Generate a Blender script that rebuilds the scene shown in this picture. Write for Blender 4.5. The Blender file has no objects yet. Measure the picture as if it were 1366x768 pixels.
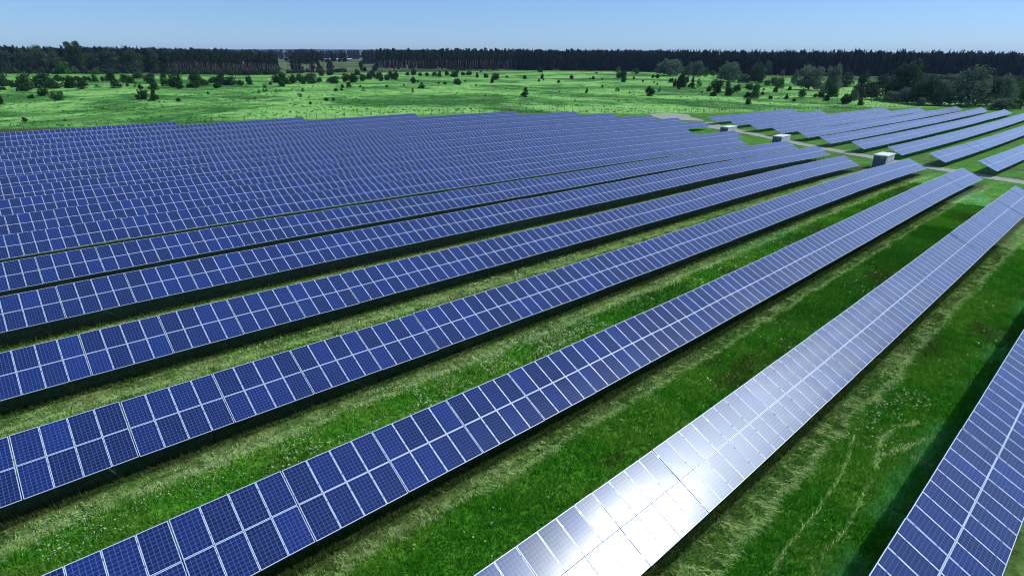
import bpy, math, random
import numpy as np
from mathutils import Matrix, Vector

scene = bpy.context.scene
col = scene.collection

# ------------------------------------------------------------------ camera
F_PX, SRC_W = 748.24, 1366.0
CAM_POS = Vector((0.0, 0.0, 18.5))
RIGHT = Vector((0.748372, -0.663267, 0.004006))
UP = Vector((0.253497, 0.291595, 0.92234))
FWD = Vector((0.612927, 0.689238, -0.386358))
cam_data = bpy.data.cameras.new("camera")
cam = bpy.data.objects.new("camera", cam_data)
col.objects.link(cam)
cam_data.sensor_width = 36.0
cam_data.lens = F_PX / SRC_W * 36.0
cam_data.clip_start = 0.2
cam_data.clip_end = 30000.0
mw = Matrix((RIGHT, UP, -FWD)).transposed().to_4x4()
mw.translation = CAM_POS
cam.matrix_world = mw
scene.camera = cam

# ------------------------------------------------------------------ light
SUN_EL, SUN_AZ = math.radians(48.5), math.radians(117.3)      # azimuth clockwise from +y
world = bpy.data.worlds.new("World")
scene.world = world
world.use_nodes = True
wn = world.node_tree
wn.nodes.clear()
sky = wn.nodes.new("ShaderNodeTexSky")
sky.sky_type = 'NISHITA'
sky.sun_disc = False
sky.sun_elevation = SUN_EL
sky.sun_rotation = SUN_AZ
sky.altitude = 0.0
sky.air_density = 0.85
sky.dust_density = 0.15
sky.ozone_density = 5.0
wbg = wn.nodes.new("ShaderNodeBackground")
wbg.inputs["Strength"].default_value = 0.12
wout = wn.nodes.new("ShaderNodeOutputWorld")
tint = wn.nodes.new("ShaderNodeMix"); tint.data_type = 'RGBA'; tint.blend_type = 'MULTIPLY'      # the camera's cool white balance
tint.inputs[0].default_value = 1.0; tint.inputs[7].default_value = (.655, .825, 1.12, 1.0)
wn.links.new(sky.outputs[0], tint.inputs[6]); even = wn.nodes.new("ShaderNodeMix"); even.data_type = 'RGBA'                                        # thin even summer haze in the sky
even.inputs[0].default_value = 0.38; even.inputs[7].default_value = (2.55, 4.3, 6.7, 1.0)
wn.links.new(tint.outputs[2], even.inputs[6]); wn.links.new(even.outputs[2], wbg.inputs[0])
wn.links.new(wbg.outputs[0], wout.inputs[0])
sun_data = bpy.data.lights.new("sun", 'SUN')
sun_data.energy = 3.9
sun_data.angle = math.radians(0.53)
sun_data.color = (1.0, 0.955, 0.88)
sun = bpy.data.objects.new("sun", sun_data)
col.objects.link(sun)
S_DIR = Vector((math.sin(SUN_AZ) * math.cos(SUN_EL), math.cos(SUN_AZ) * math.cos(SUN_EL), math.sin(SUN_EL)))
sun.rotation_euler = S_DIR.to_track_quat('Z', 'Y').to_euler()
sun.location = (60, -40, 90)
vs = scene.view_settings
vs.view_transform = 'Standard'
vs.look = 'None'
vs.exposure = 0.0
vs.gamma = 1.0
vs.use_curve_mapping = False
scene.render.engine = 'CYCLES'
scene.cycles.filter_width = 1.05
scene.cycles.max_bounces = 6
scene.cycles.diffuse_bounces = 2
scene.cycles.glossy_bounces = 2
scene.cycles.transmission_bounces = 2
scene.cycles.volume_bounces = 0
scene.cycles.transparent_max_bounces = 4

# ------------------------------------------------------------------ surveyed data (metres)
TERRAIN = [[0.11, 0.11, 0.74, 0.91, 0.63, 0.22, -0.24, -0.75, -1.01, -1.01, -0.98, -0.98, -0.98], [0.11, 0.11, 0.74, 0.91, 0.63, 0.22, -0.24, -0.75, -1.01, -1.01, -0.98, -0.98, -0.98], [-0.09, -0.09, 0.51, 0.74, 0.5, 0.12, -0.31, -0.79, -1.04, -1.02, -1.0, -1.0, -1.0], [-0.3, -0.3, 0.03, 0.3, 0.22, -0.1, -0.47, -0.84, -1.05, -1.06, -1.04, -1.04, -1.04], [-0.18, -0.18, -0.2, -0.13, -0.2, -0.44, -0.68, -0.91, -1.06, -1.09, -1.08, -1.08, -1.08], [0.03, 0.03, -0.26, -0.49, -0.68, -0.86, -0.97, -1.07, -1.12, -1.11, -1.09, -1.09, -1.09], [0.23, 0.23, -0.27, -0.77, -1.08, -1.24, -1.29, -1.29, -1.22, -1.13, -1.1, -1.1, -1.1], [0.22, 0.22, -0.48, -1.19, -1.58, -1.71, -1.68, -1.57, -1.4, -1.24, -1.18, -1.18, -1.18], [-0.24, -0.24, -1.05, -1.84, -2.26, -2.34, -2.19, -1.96, -1.7, -1.47, -1.38, -1.38, -1.38], [-0.99, -0.99, -1.77, -2.47, -2.86, -2.93, -2.71, -2.39, -2.07, -1.78, -1.65, -1.65, -1.65], [-1.72, -1.72, -2.38, -2.95, -3.31, -3.38, -3.15, -2.8, -2.46, -2.13, -1.96, -1.96, -1.96], [-2.38, -2.38, -2.93, -3.41, -3.73, -3.79, -3.57, -3.24, -2.89, -2.53, -2.33, -2.33, -2.33], [-2.94, -2.94, -3.39, -3.81, -4.07, -4.1, -3.92, -3.62, -3.27, -2.9, -2.69, -2.69, -2.69], [-3.35, -3.35, -3.74, -4.11, -4.33, -4.35, -4.21, -3.94, -3.59, -3.21, -2.98, -2.98, -2.98], [-3.72, -3.72, -4.09, -4.46, -4.68, -4.71, -4.58, -4.3, -3.94, -3.55, -3.31, -3.31, -3.31], [-3.99, -3.99, -4.36, -4.74, -4.97, -5.01, -4.88, -4.59, -4.21, -3.81, -3.56, -3.56, -3.56], [-4.12, -4.12, -4.49, -4.88, -5.14, -5.19, -5.06, -4.75, -4.36, -3.95, -3.7, -3.7, -3.7], [-4.33, -4.33, -4.71, -5.16, -5.5, -5.57, -5.38, -5.02, -4.61, -4.18, -3.91, -3.91, -3.91], [-4.39, -4.39, -4.76, -5.25, -5.67, -5.73, -5.48, -5.09, -4.68, -4.24, -3.98, -3.98, -3.98], [-4.11, -4.11, -4.44, -4.9, -5.3, -5.36, -5.1, -4.74, -4.37, -3.98, -3.74, -3.74, -3.74], [-4.11, -4.11, -4.44, -4.9, -5.3, -5.36, -5.1, -4.74, -4.37, -3.98, -3.74, -3.74, -3.74]]
ROWS_LEFT = [(-0.8, 13.56, 14), (7.94, 1.8, 24), (16.8, -7.16, 30), (26.31, -7.13, 32), (35.75, -7.71, 31), (45.37, -7.96, 34), (55.11, -8.59, 36), (64.84, -9.29, 35), (74.34, -10.01, 39), (84.23, -9.38, 37), (93.61, -9.84, 43), (103.22, -8.86, 43), (112.73, -10.01, 43), (122.32, -9.91, 41), (131.95, -10.21, 39), (141.68, -12.68, 35), (151.26, -13.01, 27), (160.83, -11.83, 19), (170.38, -13.64, 12)]
ROWS_RIGHT = [(17.17, 127.71, 51), (26.38, 135.86, 49), (35.59, 142.78, 47), (44.8, 148.56, 43), (54.01, 153.94, 43), (63.22, 162.87, 41), (72.43, 167.07, 35), (81.64, 171.53, 30), (90.85, 176.13, 18), (100.06, 179.33, 16)]
FENCE = [(-17.66, 220.28), (0.79, 209.31), (19.16, 198.9), (48.61, 184.32), (70.7, 179.05), (89.37, 175.26), (108.98, 170.39), (122.8, 166.31), (136.4, 161.97), (147.93, 155.59), (164.12, 146.97), (177.5, 140.65), (187.26, 137.06), (220.31, 125.19), (239.73, 120.99), (275.32, 109.46), (305.28, 101.32), (339.52, 84.67), (362.89, 65.34), (376.91, 44.68)]
ROAD = [(120.59, 7.55), (124.69, 14.02), (128.42, 19.49), (135.47, 29.32), (143.68, 41.21), (151.51, 54.15), (163.64, 74.26), (170.19, 84.63), (175.14, 98.16), (181.17, 109.27)]
TRACKS = [[(18.08, 5.11), (19.78, 5.28), (21.8, 5.3), (23.99, 5.37), (26.74, 5.55), (29.77, 6.14)], [(19.3, 4.07), (20.86, 4.1), (22.54, 4.03), (24.51, 4.21), (26.77, 4.37)], [(28.08, 4.63), (29.71, 4.97), (30.77, 5.12), (32.03, 5.02), (33.73, 4.41)], [(29.2, 4.64), (30.13, 4.34), (31.61, 3.84), (33.02, 3.29)], [(30.14, 3.56), (30.16, 2.8)]]
FOREST_EDGE = [(553.66, 613.7), (650.46, 509.2), (656.25, 430.84), (659.89, 333.69), (685.52, 261.58), (757.54, 210.69), (861.06, 119.43), (911.06, 43.85)]
LEFTWOOD = [(-27.41, 759.36), (13.92, 732.93), (45.71, 713.14), (76.68, 679.97), (112.06, 675.7), (143.06, 669.91)]
PINES_A = [(134.57, 645.7), (176.71, 617.47), (231.13, 624.34)]
PINES_B = [(250.96, 649.14), (287.62, 665.42), (330.9, 668.48)]
PINES_C = [(372.29, 674.4), (456.85, 637.03), (553.66, 613.7), (615.64, 573.31), (664.55, 520.28)]
BUSHES = [
    (8.7, 464.7, 8.3, 6.9, 'b', 115),
    (12.5, 445.4, 4.4, 3.7, 'b', 117),
    (15.8, 399.4, 7.3, 8.8, 'b', 122),
    (24.1, 429.2, 10.1, 8.1, 'b', 118),
    (29.0, 418.0, 6.4, 5.1, 'b', 119),
    (35.6, 420.9, 8.7, 6.6, 'b', 118),
    (40.4, 405.2, 5.6, 4.3, 'b', 119),
    (47.8, 484.3, 5.0, 4.3, 'b', 111),
    (54.0, 501.6, 5.2, 3.6, 'b', 109),
    (58.6, 498.1, 4.4, 4.5, 'b', 109),
    (62.5, 499.9, 2.6, 3.2, 'b', 109),
    (67.1, 503.5, 7.2, 6.4, 'b', 108),
    (56.5, 405.2, 5.8, 4.5, 'b', 118),
    (71.2, 462.8, 8.0, 5.6, 'b', 111),
    (66.3, 405.8, 3.0, 3.8, 'p', 117),
    (50.8, 301.3, 5.0, 6.3, 'c', 133),
    (53.1, 290.4, 4.1, 4.7, 'c', 135),
    (69.0, 373.2, 4.9, 3.9, 'b', 120),
    (19.9, 352.6, 5.1, 3.6, 'b', 128),
    (14.3, 336.7, 2.5, 1.7, 'b', 132),
    (22.1, 316.2, 5.1, 3.9, 'm', 134),
    (6.4, 225.6, 1.3, 1.3, 'b', 163),
    (3.3, 304.6, 2.0, 3.5, 'b', 140),
    (40.0, 523.2, 5.3, 4.1, 'b', 108),
    (91.2, 539.2, 8.9, 4.5, 'b', 105),
    (82.4, 448.6, 6.6, 6.4, 'b', 112),
    (106.6, 531.3, 5.0, 4.1, 'b', 105),
    (82.2, 411.0, 4.6, 4.7, 'b', 115),
    (49.1, 418.9, 3.7, 1.7, 'p', 117),
    (64.2, 419.0, 1.9, 1.7, 'b', 116),
    (6.8, 419.5, 3.4, 1.7, 'b', 120),
    (15.6, 220.5, 1.1, 0.8, 'p', 162),
    (60.2, 677.2, 13.9, 10.6, 'g', 99),
    (71.1, 690.2, 9.5, 7.3, 'g', 98),
    (54.0, 681.4, 9.2, 4.7, 'g', 99),
    (75.7, 647.3, 7.9, 5.2, 'g', 100),
    (84.2, 392.6, 7.5, 7.6, 'b', 117),
    (82.8, 377.7, 4.3, 3.7, 'b', 119),
    (97.9, 400.7, 8.6, 7.9, 'b', 115),
    (89.6, 384.0, 3.7, 3.0, 'b', 117),
    (92.2, 382.3, 5.2, 3.8, 'b', 117),
    (104.3, 406.0, 3.2, 2.8, 'b', 114),
    (117.3, 439.6, 5.2, 4.0, 'b', 111),
    (113.5, 410.7, 6.5, 6.7, 'b', 113),
    (101.5, 373.3, 4.1, 3.4, 'b', 118),
    (117.7, 403.0, 8.9, 5.4, 'b', 114),
    (122.1, 397.3, 4.4, 3.3, 'b', 114),
    (129.3, 403.8, 4.5, 5.5, 'b', 113),
    (158.9, 428.9, 10.9, 6.9, 'b', 111),
    (139.6, 375.2, 4.4, 4.9, 'b', 116),
    (154.7, 404.1, 4.7, 4.0, 'b', 113),
    (161.6, 412.6, 5.3, 5.9, 'b', 112),
    (177.7, 438.6, 6.6, 5.8, 'b', 110),
    (164.1, 401.2, 4.4, 4.0, 'b', 113),
    (174.3, 409.3, 9.9, 6.9, 'b', 112),
    (191.1, 435.5, 3.8, 3.4, 'b', 110),
    (192.0, 411.4, 7.9, 4.7, 'b', 111),
    (111.5, 323.9, 3.0, 4.1, 'p', 123),
    (105.7, 316.9, 1.3, 2.0, 'p', 124),
    (81.9, 318.4, 1.4, 1.4, 'b', 126),
    (59.5, 278.4, 1.6, 1.6, 'b', 136),
    (128.3, 315.1, 1.7, 2.1, 'p', 123),
    (110.9, 276.9, 3.0, 1.8, 'p', 130),
    (110.8, 247.7, 2.0, 1.4, 'b', 135),
    (113.4, 246.2, 1.7, 1.3, 'b', 135),
    (96.8, 232.1, 1.1, 1.2, 'b', 140),
    (146.4, 313.3, 2.5, 1.6, 'b', 122),
    (165.3, 344.4, 2.0, 2.2, 'b', 118),
    (150.9, 315.6, 1.6, 1.5, 'b', 121),
    (141.0, 399.0, 2.1, 2.1, 'b', 113),
    (116.3, 321.3, 1.0, 1.4, 'p', 123),
    (252.0, 568.1, 5.0, 5.1, 'b', 102),
    (267.3, 582.6, 7.8, 4.6, 'b', 101),
    (89.8, 275.8, 1.1, 1.2, 'p', 132),
    (212.0, 434.1, 5.9, 6.1, 'b', 109),
    (211.6, 421.7, 7.8, 6.4, 'b', 110),
    (172.7, 350.6, 3.6, 3.3, 'b', 117),
    (230.6, 441.7, 5.6, 5.2, 'b', 108),
    (248.4, 465.3, 5.4, 5.6, 'b', 107),
    (272.1, 503.3, 5.9, 7.2, 'b', 104),
    (262.8, 474.8, 7.3, 5.7, 'b', 106),
    (245.0, 437.6, 4.7, 4.2, 'b', 108),
    (255.6, 447.8, 4.8, 4.4, 'b', 108),
    (273.1, 469.4, 6.2, 6.9, 'b', 106),
    (269.0, 456.0, 5.5, 6.8, 'b', 107),
    (297.4, 579.5, 6.0, 6.1, 'b', 100),
    (378.6, 727.7, 6.7, 11.1, 'u', 94),
    (360.9, 687.2, 6.4, 4.9, 'b', 95),
    (380.3, 693.3, 7.3, 7.5, 'b', 95),
    (333.0, 540.9, 4.6, 3.4, 'b', 101),
    (338.9, 536.7, 6.6, 6.1, 'b', 101),
    (334.6, 518.7, 4.5, 3.3, 'b', 102),
    (340.4, 514.6, 4.5, 3.3, 'b', 102),
    (346.6, 510.2, 5.8, 4.0, 'b', 102),
    (341.3, 493.9, 4.4, 3.9, 'b', 102),
    (362.9, 511.3, 4.6, 4.7, 'b', 101),
    (394.2, 569.0, 2.9, 3.0, 'b', 98),
    (349.5, 480.3, 7.5, 5.1, 'b', 103),
    (410.3, 558.0, 4.4, 3.7, 'b', 98),
    (380.6, 507.5, 4.7, 3.4, 'b', 101),
    (385.9, 503.9, 6.0, 4.1, 'b', 101),
    (353.0, 448.2, 3.0, 4.9, 'b', 104),
    (356.2, 438.9, 4.8, 4.3, 'b', 104),
    (341.3, 406.6, 7.9, 5.7, 'b', 107),
    (302.9, 365.3, 3.2, 3.9, 'b', 111),
    (247.1, 393.0, 4.4, 4.5, 'b', 111),
    (255.3, 399.4, 1.5, 2.0, 'b', 111),
    (209.4, 323.1, 4.2, 3.7, 'c', 118),
    (261.8, 356.0, 5.2, 4.6, 'b', 113),
    (257.2, 365.2, 2.8, 2.1, 'b', 113),
    (257.6, 374.1, 1.7, 1.8, 'b', 112),
    (177.0, 282.7, 2.1, 2.7, 'p', 124),
    (160.3, 307.3, 1.8, 2.6, 'p', 122),
    (181.1, 351.5, 1.8, 1.3, 'b', 117),
    (198.1, 347.5, 1.7, 1.3, 'b', 116),
    (297.6, 393.6, 1.9, 1.5, 'b', 110),
    (262.4, 334.4, 1.4, 1.3, 'b', 115),
    (380.1, 436.0, 2.7, 2.0, 'b', 104),
    (194.9, 241.0, 0.8, 0.9, 'b', 129),
    (217.9, 359.0, 1.3, 1.3, 'b', 115),
    (461.3, 578.1, 2.8, 2.2, 'b', 97),
    (210.9, 227.2, 5.0, 4.7, 'c', 130),
    (268.8, 235.6, 2.1, 2.9, 'c', 124),
    (280.0, 198.4, 5.2, 5.1, 'b', 128),
    (396.4, 308.4, 6.3, 9.1, 'u', 110),
    (459.9, 364.3, 5.5, 5.0, 'b', 104),
    (586.3, 465.0, 7.0, 7.1, 'p', 97),
    (569.0, 423.5, 7.3, 6.7, 'g', 99),
    (581.9, 440.6, 3.8, 4.6, 'p', 98),
    (512.5, 526.3, 5.9, 7.1, 'b', 97),
    (387.7, 395.5, 3.3, 4.5, 'b', 106),
    (371.1, 400.9, 3.5, 3.5, 'b', 106),
    (347.3, 358.3, 2.1, 2.2, 'b', 109),
    (367.2, 372.5, 1.6, 1.6, 'b', 108),
    (345.4, 333.3, 2.5, 2.3, 'b', 111),
    (406.2, 375.5, 3.7, 3.8, 'b', 106),
    (418.3, 360.1, 3.3, 2.8, 'b', 106),
    (420.1, 365.4, 1.6, 1.4, 'b', 106),
    (326.9, 272.2, 1.4, 2.0, 'b', 117),
    (419.0, 350.0, 1.6, 1.4, 'b', 107),
    (454.0, 340.9, 2.1, 2.6, 'b', 106),
    (415.3, 302.6, 1.9, 1.7, 'b', 110),
    (488.0, 344.0, 3.1, 3.5, 'b', 104),
    (491.7, 341.4, 4.3, 3.8, 'b', 104),
    (423.4, 280.4, 4.2, 3.7, 'b', 111),
    (376.2, 245.8, 2.6, 5.7, 'u', 116),
    (369.7, 236.5, 5.9, 10.1, 'u', 117),
    (433.6, 272.9, 3.7, 4.8, 'b', 111),
    (348.9, 224.3, 2.1, 1.9, 'b', 119),
    (319.0, 219.1, 2.0, 2.9, 'p', 123),
    (298.5, 236.2, 3.2, 2.9, 'p', 122),
    (289.5, 219.9, 1.2, 1.4, 'p', 125),
    (261.8, 251.9, 0.9, 0.9, 'b', 123),
    (385.3, 267.2, 1.4, 1.4, 'b', 113),
    (408.3, 286.4, 1.2, 1.5, 'b', 111),
    (546.0, 465.1, 3.0, 1.8, 'b', 98),
    (371.2, 237.1, 6.3, 9.2, 'u', 117),
    (363.6, 223.7, 4.8, 7.1, 'c', 118),
    (389.0, 233.8, 3.7, 5.6, 'p', 116),
    (343.8, 199.3, 3.4, 3.3, 'b', 122),
    (334.0, 188.5, 5.0, 6.3, 'b', 124),
    (310.8, 177.1, 3.6, 2.6, 'b', 129),
    (385.0, 216.9, 8.9, 5.5, 'b', 118),
    (323.6, 175.0, 4.8, 4.9, 'b', 127),
    (406.8, 220.3, 3.7, 3.8, 'b', 116),
    (355.8, 186.8, 4.4, 4.5, 'b', 123),
    (381.7, 191.8, 5.1, 3.9, 'b', 120),
    (316.6, 159.1, 4.2, 3.2, 'b', 131),
    (316.5, 155.0, 4.2, 7.9, 'm', 132),
    (277.6, 138.5, 3.1, 2.8, 'b', 140),
    (320.4, 148.1, 2.2, 2.0, 'b', 133),
    (342.9, 163.5, 1.9, 1.9, 'b', 127),
    (382.8, 182.4, 1.3, 1.5, 'b', 121),
    (373.7, 170.5, 2.8, 3.1, 'b', 123),
    (451.3, 208.2, 4.8, 5.9, 'm', 114),
    (412.8, 186.1, 6.2, 7.2, 'm', 118),
    (447.3, 211.3, 4.8, 4.0, 'm', 114),
    (399.6, 172.8, 2.5, 2.6, 'b', 121),
    (330.3, 143.7, 2.5, 2.7, 'c', 132),
    (321.0, 135.4, 2.0, 1.4, 'b', 135),
    (346.6, 142.3, 3.6, 4.1, 'm', 130),
    (354.0, 138.0, 1.8, 2.2, 'b', 130),
    (357.2, 136.1, 3.6, 3.3, 'b', 130),
    (337.4, 125.6, 3.4, 3.5, 'b', 134),
    (368.9, 134.0, 5.9, 6.8, 'b', 129),
    (328.7, 112.5, 4.6, 5.0, 'b', 139),
    (505.5, 216.5, 5.8, 6.5, 'm', 111),
    (332.5, 197.2, 2.0, 1.1, 'p', 123),
    (431.7, 271.5, 4.2, 4.2, 'b', 111),
    (328.6, 105.1, 3.2, 2.9, 'b', 140),
]
TREES = [
    (565.4, 378.2, 27.9, 15.9, 'w'),
    (681.8, 429.9, 9.8, 11.7, 'w'),
    (553.9, 346.9, 10.0, 13.5, 'w'),
    (547.1, 331.6, 12.9, 14.5, 'w'),
    (553.7, 326.9, 6.5, 9.3, 'l'),
    (576.0, 331.3, 6.7, 6.1, 'l'),
    (481.4, 261.9, 17.5, 15.1, 'w'),
    (470.3, 242.8, 9.4, 6.4, 'w'),
    (475.3, 233.8, 12.5, 14.9, 'd'),
    (662.8, 314.3, 11.4, 14.6, 'w'),
    (646.1, 290.2, 4.8, 6.3, 'w'),
    (651.6, 277.7, 4.7, 6.9, 'w'),
    (416.2, 167.3, 18.9, 14.9, 'w'),
    (377.7, 138.7, 9.9, 16.7, 'w'),
    (479.1, 167.5, 12.3, 9.6, 'd'),
    (364.2, 118.1, 7.8, 13.7, 'd'),
    (370.5, 114.3, 7.8, 9.4, 'd'),
    (352.3, 116.6, 4.8, 5.6, 'w'),
    (492.3, 146.6, 11.2, 9.0, 'd'),
    (378.2, 100.9, 17.6, 19.3, 'd'),
    (359.5, 95.6, 6.0, 7.6, 'w'),
    (360.8, 101.3, 8.1, 5.5, 'w'),
    (361.1, 86.3, 15.1, 12.7, 'd'),
    (359.7, 78.7, 8.3, 11.8, 'w'),
    (369.5, 69.2, 21.2, 18.0, 'w'),
    (378.3, 63.4, 10.9, 12.8, 'd'),
    (411.0, 62.2, 10.3, 13.7, 'w'),
    (353.3, 53.3, 10.7, 4.8, 'w'),
    (363.5, 49.8, 6.6, 4.3, 'l'),
    (490.6, 68.8, 10.5, 7.0, 'l'),
    (400.6, 52.7, 5.3, 8.7, 'd'),
    (349.2, 84.6, 4.5, 3.9, 'w'),
    (619.5, 145.8, 22.1, 6.8, 'w'),
    (640.0, 135.6, 20.1, 6.8, 'w'),
    (697.2, 106.9, 18.5, 5.9, 'd'),
]
POPLARS = [[66.2, 688.2, 26.5], [72.6, 683.9, 27.0]]


TILT = 0.4366
LOW = 1.04            # height of the low edge of a row above the ground
PITCH = 4.07          # table spacing along a row
G = np.array(TERRAIN)

def ground_z(x, y):
    """terrain height by bicubic interpolation of the 20 m survey grid"""
    x = np.asarray(x, float); y = np.asarray(y, float)
    gx = np.clip((x + 40.0) / 20.0, 0, G.shape[0] - 1.001)
    gy = np.clip((y + 20.0) / 20.0, 0, G.shape[1] - 1.001)
    ix = gx.astype(int); iy = gy.astype(int)
    fx = gx - ix; fy = gy - iy
    def w(t):
        return [-.5*t + t*t - .5*t**3, 1 - 2.5*t*t + 1.5*t**3, .5*t + 2*t*t - 1.5*t**3, -.5*t*t + .5*t**3]
    wx, wy = w(fx), w(fy)
    out = 0
    for a in range(4):
        for b in range(4):
            out = out + wx[a] * wy[b] * G[np.clip(ix + a - 1, 0, G.shape[0] - 1), np.clip(iy + b - 1, 0, G.shape[1] - 1)]
    return out

def gz(x, y):
    return float(ground_z(np.array([x]), np.array([y]))[0])

def lattice(ix, iy, seed):
    h = (ix.astype(np.int64) * 374761393 + iy.astype(np.int64) * 668265263 + seed * 1442695041) & 0x7fffffff
    h = ((h ^ (h >> 13)) * 1274126177) & 0x7fffffff
    return ((h ^ (h >> 16)) & 0xffff) / 65535.0

def vnoise(x, y, seed=0):
    ix = np.floor(x).astype(np.int64); iy = np.floor(y).astype(np.int64)
    fx = x - ix; fy = y - iy
    fx = fx * fx * (3 - 2 * fx); fy = fy * fy * (3 - 2 * fy)
    a = lattice(ix, iy, seed); b = lattice(ix + 1, iy, seed); c = lattice(ix, iy + 1, seed); d = lattice(ix + 1, iy + 1, seed)
    return (a * (1 - fx) + b * fx) * (1 - fy) + (c * (1 - fx) + d * fx) * fy

def fbm(x, y, seed=0, octv=4):
    s = 0; amp = .5; tot = 0
    for i in range(octv):
        s = s + amp * vnoise(x * 2**i, y * 2**i, seed + i * 17); tot += amp; amp *= .55
    return s / tot

def sstep(a, b, x):
    t = np.clip((x - a) / (b - a), 0, 1)
    return t * t * (3 - 2 * t)

# ------------------------------------------------------------------ materials
def new_mat(name):
    m = bpy.data.materials.new(name)
    m.use_nodes = True
    nt = m.node_tree
    nt.nodes.clear()
    out = nt.nodes.new("ShaderNodeOutputMaterial")
    b = nt.nodes.new("ShaderNodeBsdfPrincipled")
    nt.links.new(b.outputs[0], out.inputs[0])
    return m, nt, b

def node(nt, kind, **kw):
    n = nt.nodes.new(kind)
    for k, v in kw.items():
        setattr(n, k, v)
    return n

def math_node(nt, op, a, b=None, c=None):
    n = nt.nodes.new("ShaderNodeMath"); n.operation = op
    for i, v in enumerate((a, b, c)):
        if v is None: continue
        if hasattr(v, 'is_linked'): nt.links.new(v, n.inputs[i])
        else: n.inputs[i].default_value = v
    return n.outputs[0]

def mix_col(nt, fac, a, b, mode='MIX'):
    n = nt.nodes.new("ShaderNodeMix"); n.data_type = 'RGBA'; n.blend_type = mode
    for sock, v in ((n.inputs[0], fac), (n.inputs[6], a), (n.inputs[7], b)):
        if hasattr(v, 'is_linked'): nt.links.new(v, sock)
        elif isinstance(v, (int, float)): sock.default_value = v
        else: sock.default_value = (*v, 1.0) if len(v) == 3 else v
    return n.outputs[2]

def plain(name, color, rough=.7, metal=0., var=.12, scale=6.):
    """a base colour with a little procedural wear"""
    m, nt, b = new_mat(name)
    tc = node(nt, "ShaderNodeTexCoord"); nz = node(nt, "ShaderNodeTexNoise")
    nz.inputs["Scale"].default_value = scale; nz.inputs["Detail"].default_value = 4
    nt.links.new(tc.outputs["Object"], nz.inputs["Vector"])
    dark = tuple(c * (1 - var) for c in color); light = tuple(min(1, c * (1 + var)) for c in color)
    nt.links.new(mix_col(nt, nz.outputs["Fac"], dark, light), b.inputs["Base Color"])
    b.inputs["Roughness"].default_value = rough
    b.inputs["Metallic"].default_value = metal
    return m

M = {}
M['frame'] = plain('aluminium_frame', (.52, .61, .80), .45, .1, .06)
M['steel'] = plain('galvanised_steel', (.13, .14, .15), .6, .3)
M['post'] = plain('fence_post', (.10, .11, .10), .7)
M['end_shade'] = plain('end_shade_paint', (.11, .135, .19), .5)  # dark colour standing in for shade on the shed ends
M['clamp'] = plain('clamp_metal', (.75, .77, .8), .14, 1., .02)
M['shed_wall'] = plain('shed_wall', (.56, .59, .64), .5, 0, .08, 2.)
M['shed_roof'] = plain('shed_roof', (.78, .79, .80), .45, 0, .06, 2.)
M['shed_dark'] = plain('shed_vent', (.12, .14, .17), .5)
M['sign_yellow'] = plain('warning_plate', (.50, .38, .05), .5)
M['concrete'] = plain('concrete', (.38, .37, .34), .85)
M['white_wall'] = plain('white_wall', (.75, .76, .76), .6)
M['grey_roof'] = plain('grey_roof', (.38, .41, .45), .6)
M['pale_wall'] = plain('pale_wall', (.42, .42, .40), .7)
M['bark'] = plain('bark', (.10, .085, .07), .9, 0, .35, 3.)
M['pale_bark'] = plain('pale_bark', (.24, .20, .16), .9, 0, .35, 3.)

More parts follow.
